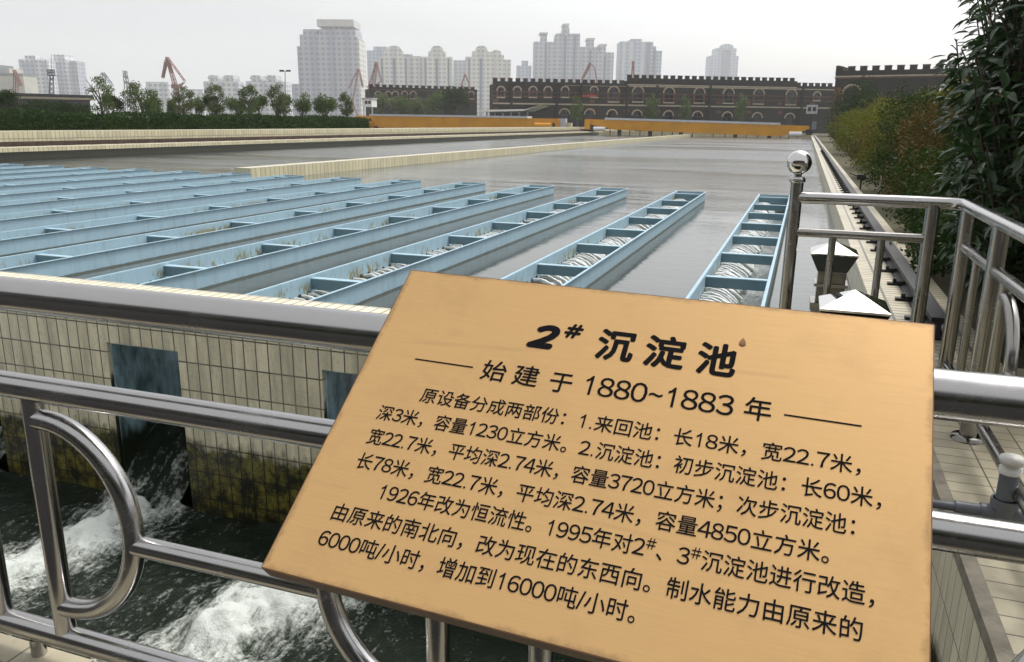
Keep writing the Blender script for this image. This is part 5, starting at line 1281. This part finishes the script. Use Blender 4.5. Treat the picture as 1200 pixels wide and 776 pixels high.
crane('grey gantry mast with a red foot between the left airy trees', 300, [('mast', [[(145.5, 83), (147.5, 105)], [(147, 83), (151, 105)], [(146, 88), (148.5, 92)], [(146.5, 94), (149.5, 99)]]), ('boom', [[(146, 105), (146, 138)], [(151, 105), (151, 138)], [(146, 112), (151, 120)]])], 0.35, 'crane_grey')
crane('small grey peaked crane above the leggy tree on the left', 330, [('jib', [[(116, 92), (121, 85)], [(121, 85), (132, 101)]]), ('mast', [[(121, 85), (124, 110), (124, 138)], [(122, 88), (130, 97)]])], 0.35, 'crane_grey')
crane('red inclined loader leaning on the silo building at the left edge', 400, [('boom', [[(16, 82), (24, 101)], [(17, 82), (25, 100)]]), ('mast', [[(17, 84), (17, 115)], [(20, 92), (20, 115)]])], 0.5, 'crane_red')
lt = thing('lattice_tower', 'dark lattice tower with a square platform before the twin towers', 'tower', tuple(np.array([*deep(60.5, 130, 160)[:2], 0])))
m = MB()
for sx in (-1, 1):
    m.bar(deep(60.5 + sx * 3.6, 136, 160), deep(60.5 + sx * 1.8, 89, 160), 0.2)
for q in range(8):
    y0, y1 = 90 + q * 5.8, 95.8 + q * 5.8; k0, k1 = 1.8 + q * 0.22, 2.0 + q * 0.22
    m.bar(deep(60.5 - k0, y0, 160), deep(60.5 + k1, y1, 160), 0.11); m.bar(deep(60.5 + k0, y0, 160), deep(60.5 - k1, y1, 160), 0.11)
m.build('lattice', 'crane_grey', lt)
a, b = deep(55.5, 82, 160), deep(66, 88.5, 160)
m = MB()
for z in (a[2], (a[2] + b[2]) / 2, b[2]): m.bar((a[0], a[1], z), (b[0], a[1], z), 0.16)
for k in range(5): x = a[0] + (b[0] - a[0]) * k / 4; m.bar((x, a[1], b[2]), (x, a[1], a[2]), 0.16)
m.box(a[0], b[0], a[1] - 0.3, a[1] + 0.9, b[2] - 0.1, b[2] - 0.02); m.build('platform', 'crane_grey', lt)
m = MB(); m.bar(deep(60.5, 88, 160), deep(60, 64, 160), 0.07); m.build('antenna', 'crane_grey', lt)
fm = thing('floodlight_mast', 'thin floodlight mast with a row of lamps left of the tallest tower', 'mast', tuple(np.array([*deep(334, 130, 200)[:2], 0])))
m = MB(); m.tube([(*deep(334, 130, 200)[:2], -0.2), tuple(deep(334, 84, 200))], [0.16, 0.09], 8); m.build('pole', 'crane_grey', fm)
m = MB(); m.bar(deep(328.5, 84, 200), deep(339.5, 83.8, 200), 0.12); m.build('cross_arm', 'crane_grey', fm)
for px in (329, 331.6, 336.6, 339.2):
    p = deep(px, 83.2, 200); m = MB(); m.box(p[0] - 0.24, p[0] + 0.24, p[1] - 0.2, p[1] + 0.2, p[2] - 0.2, p[2] + 0.24); m.build('floodlight', 'iron', fm)

# ================================================================== HAZE
m = MB(); m.box(-G - 10, G + 10, -48, G + 10, -3.2, 215)
hz = m.build('haze', bpy.data.materials.new('haze_air'))
hz['kind'] = 'stuff'
hm = hz.data.materials[0]; hm.use_nodes = True; hn = hm.node_tree.nodes; hn.clear()
ho = hn.new('ShaderNodeOutputMaterial'); pv = hn.new('ShaderNodeVolumePrincipled')
pv.inputs['Color'].default_value = (0.98, 0.99, 1.0, 1); pv.inputs['Density'].default_value = 0.00031; pv.inputs['Anisotropy'].default_value = 0.35
hm.node_tree.links.new(pv.outputs[0], ho.inputs['Volume'])
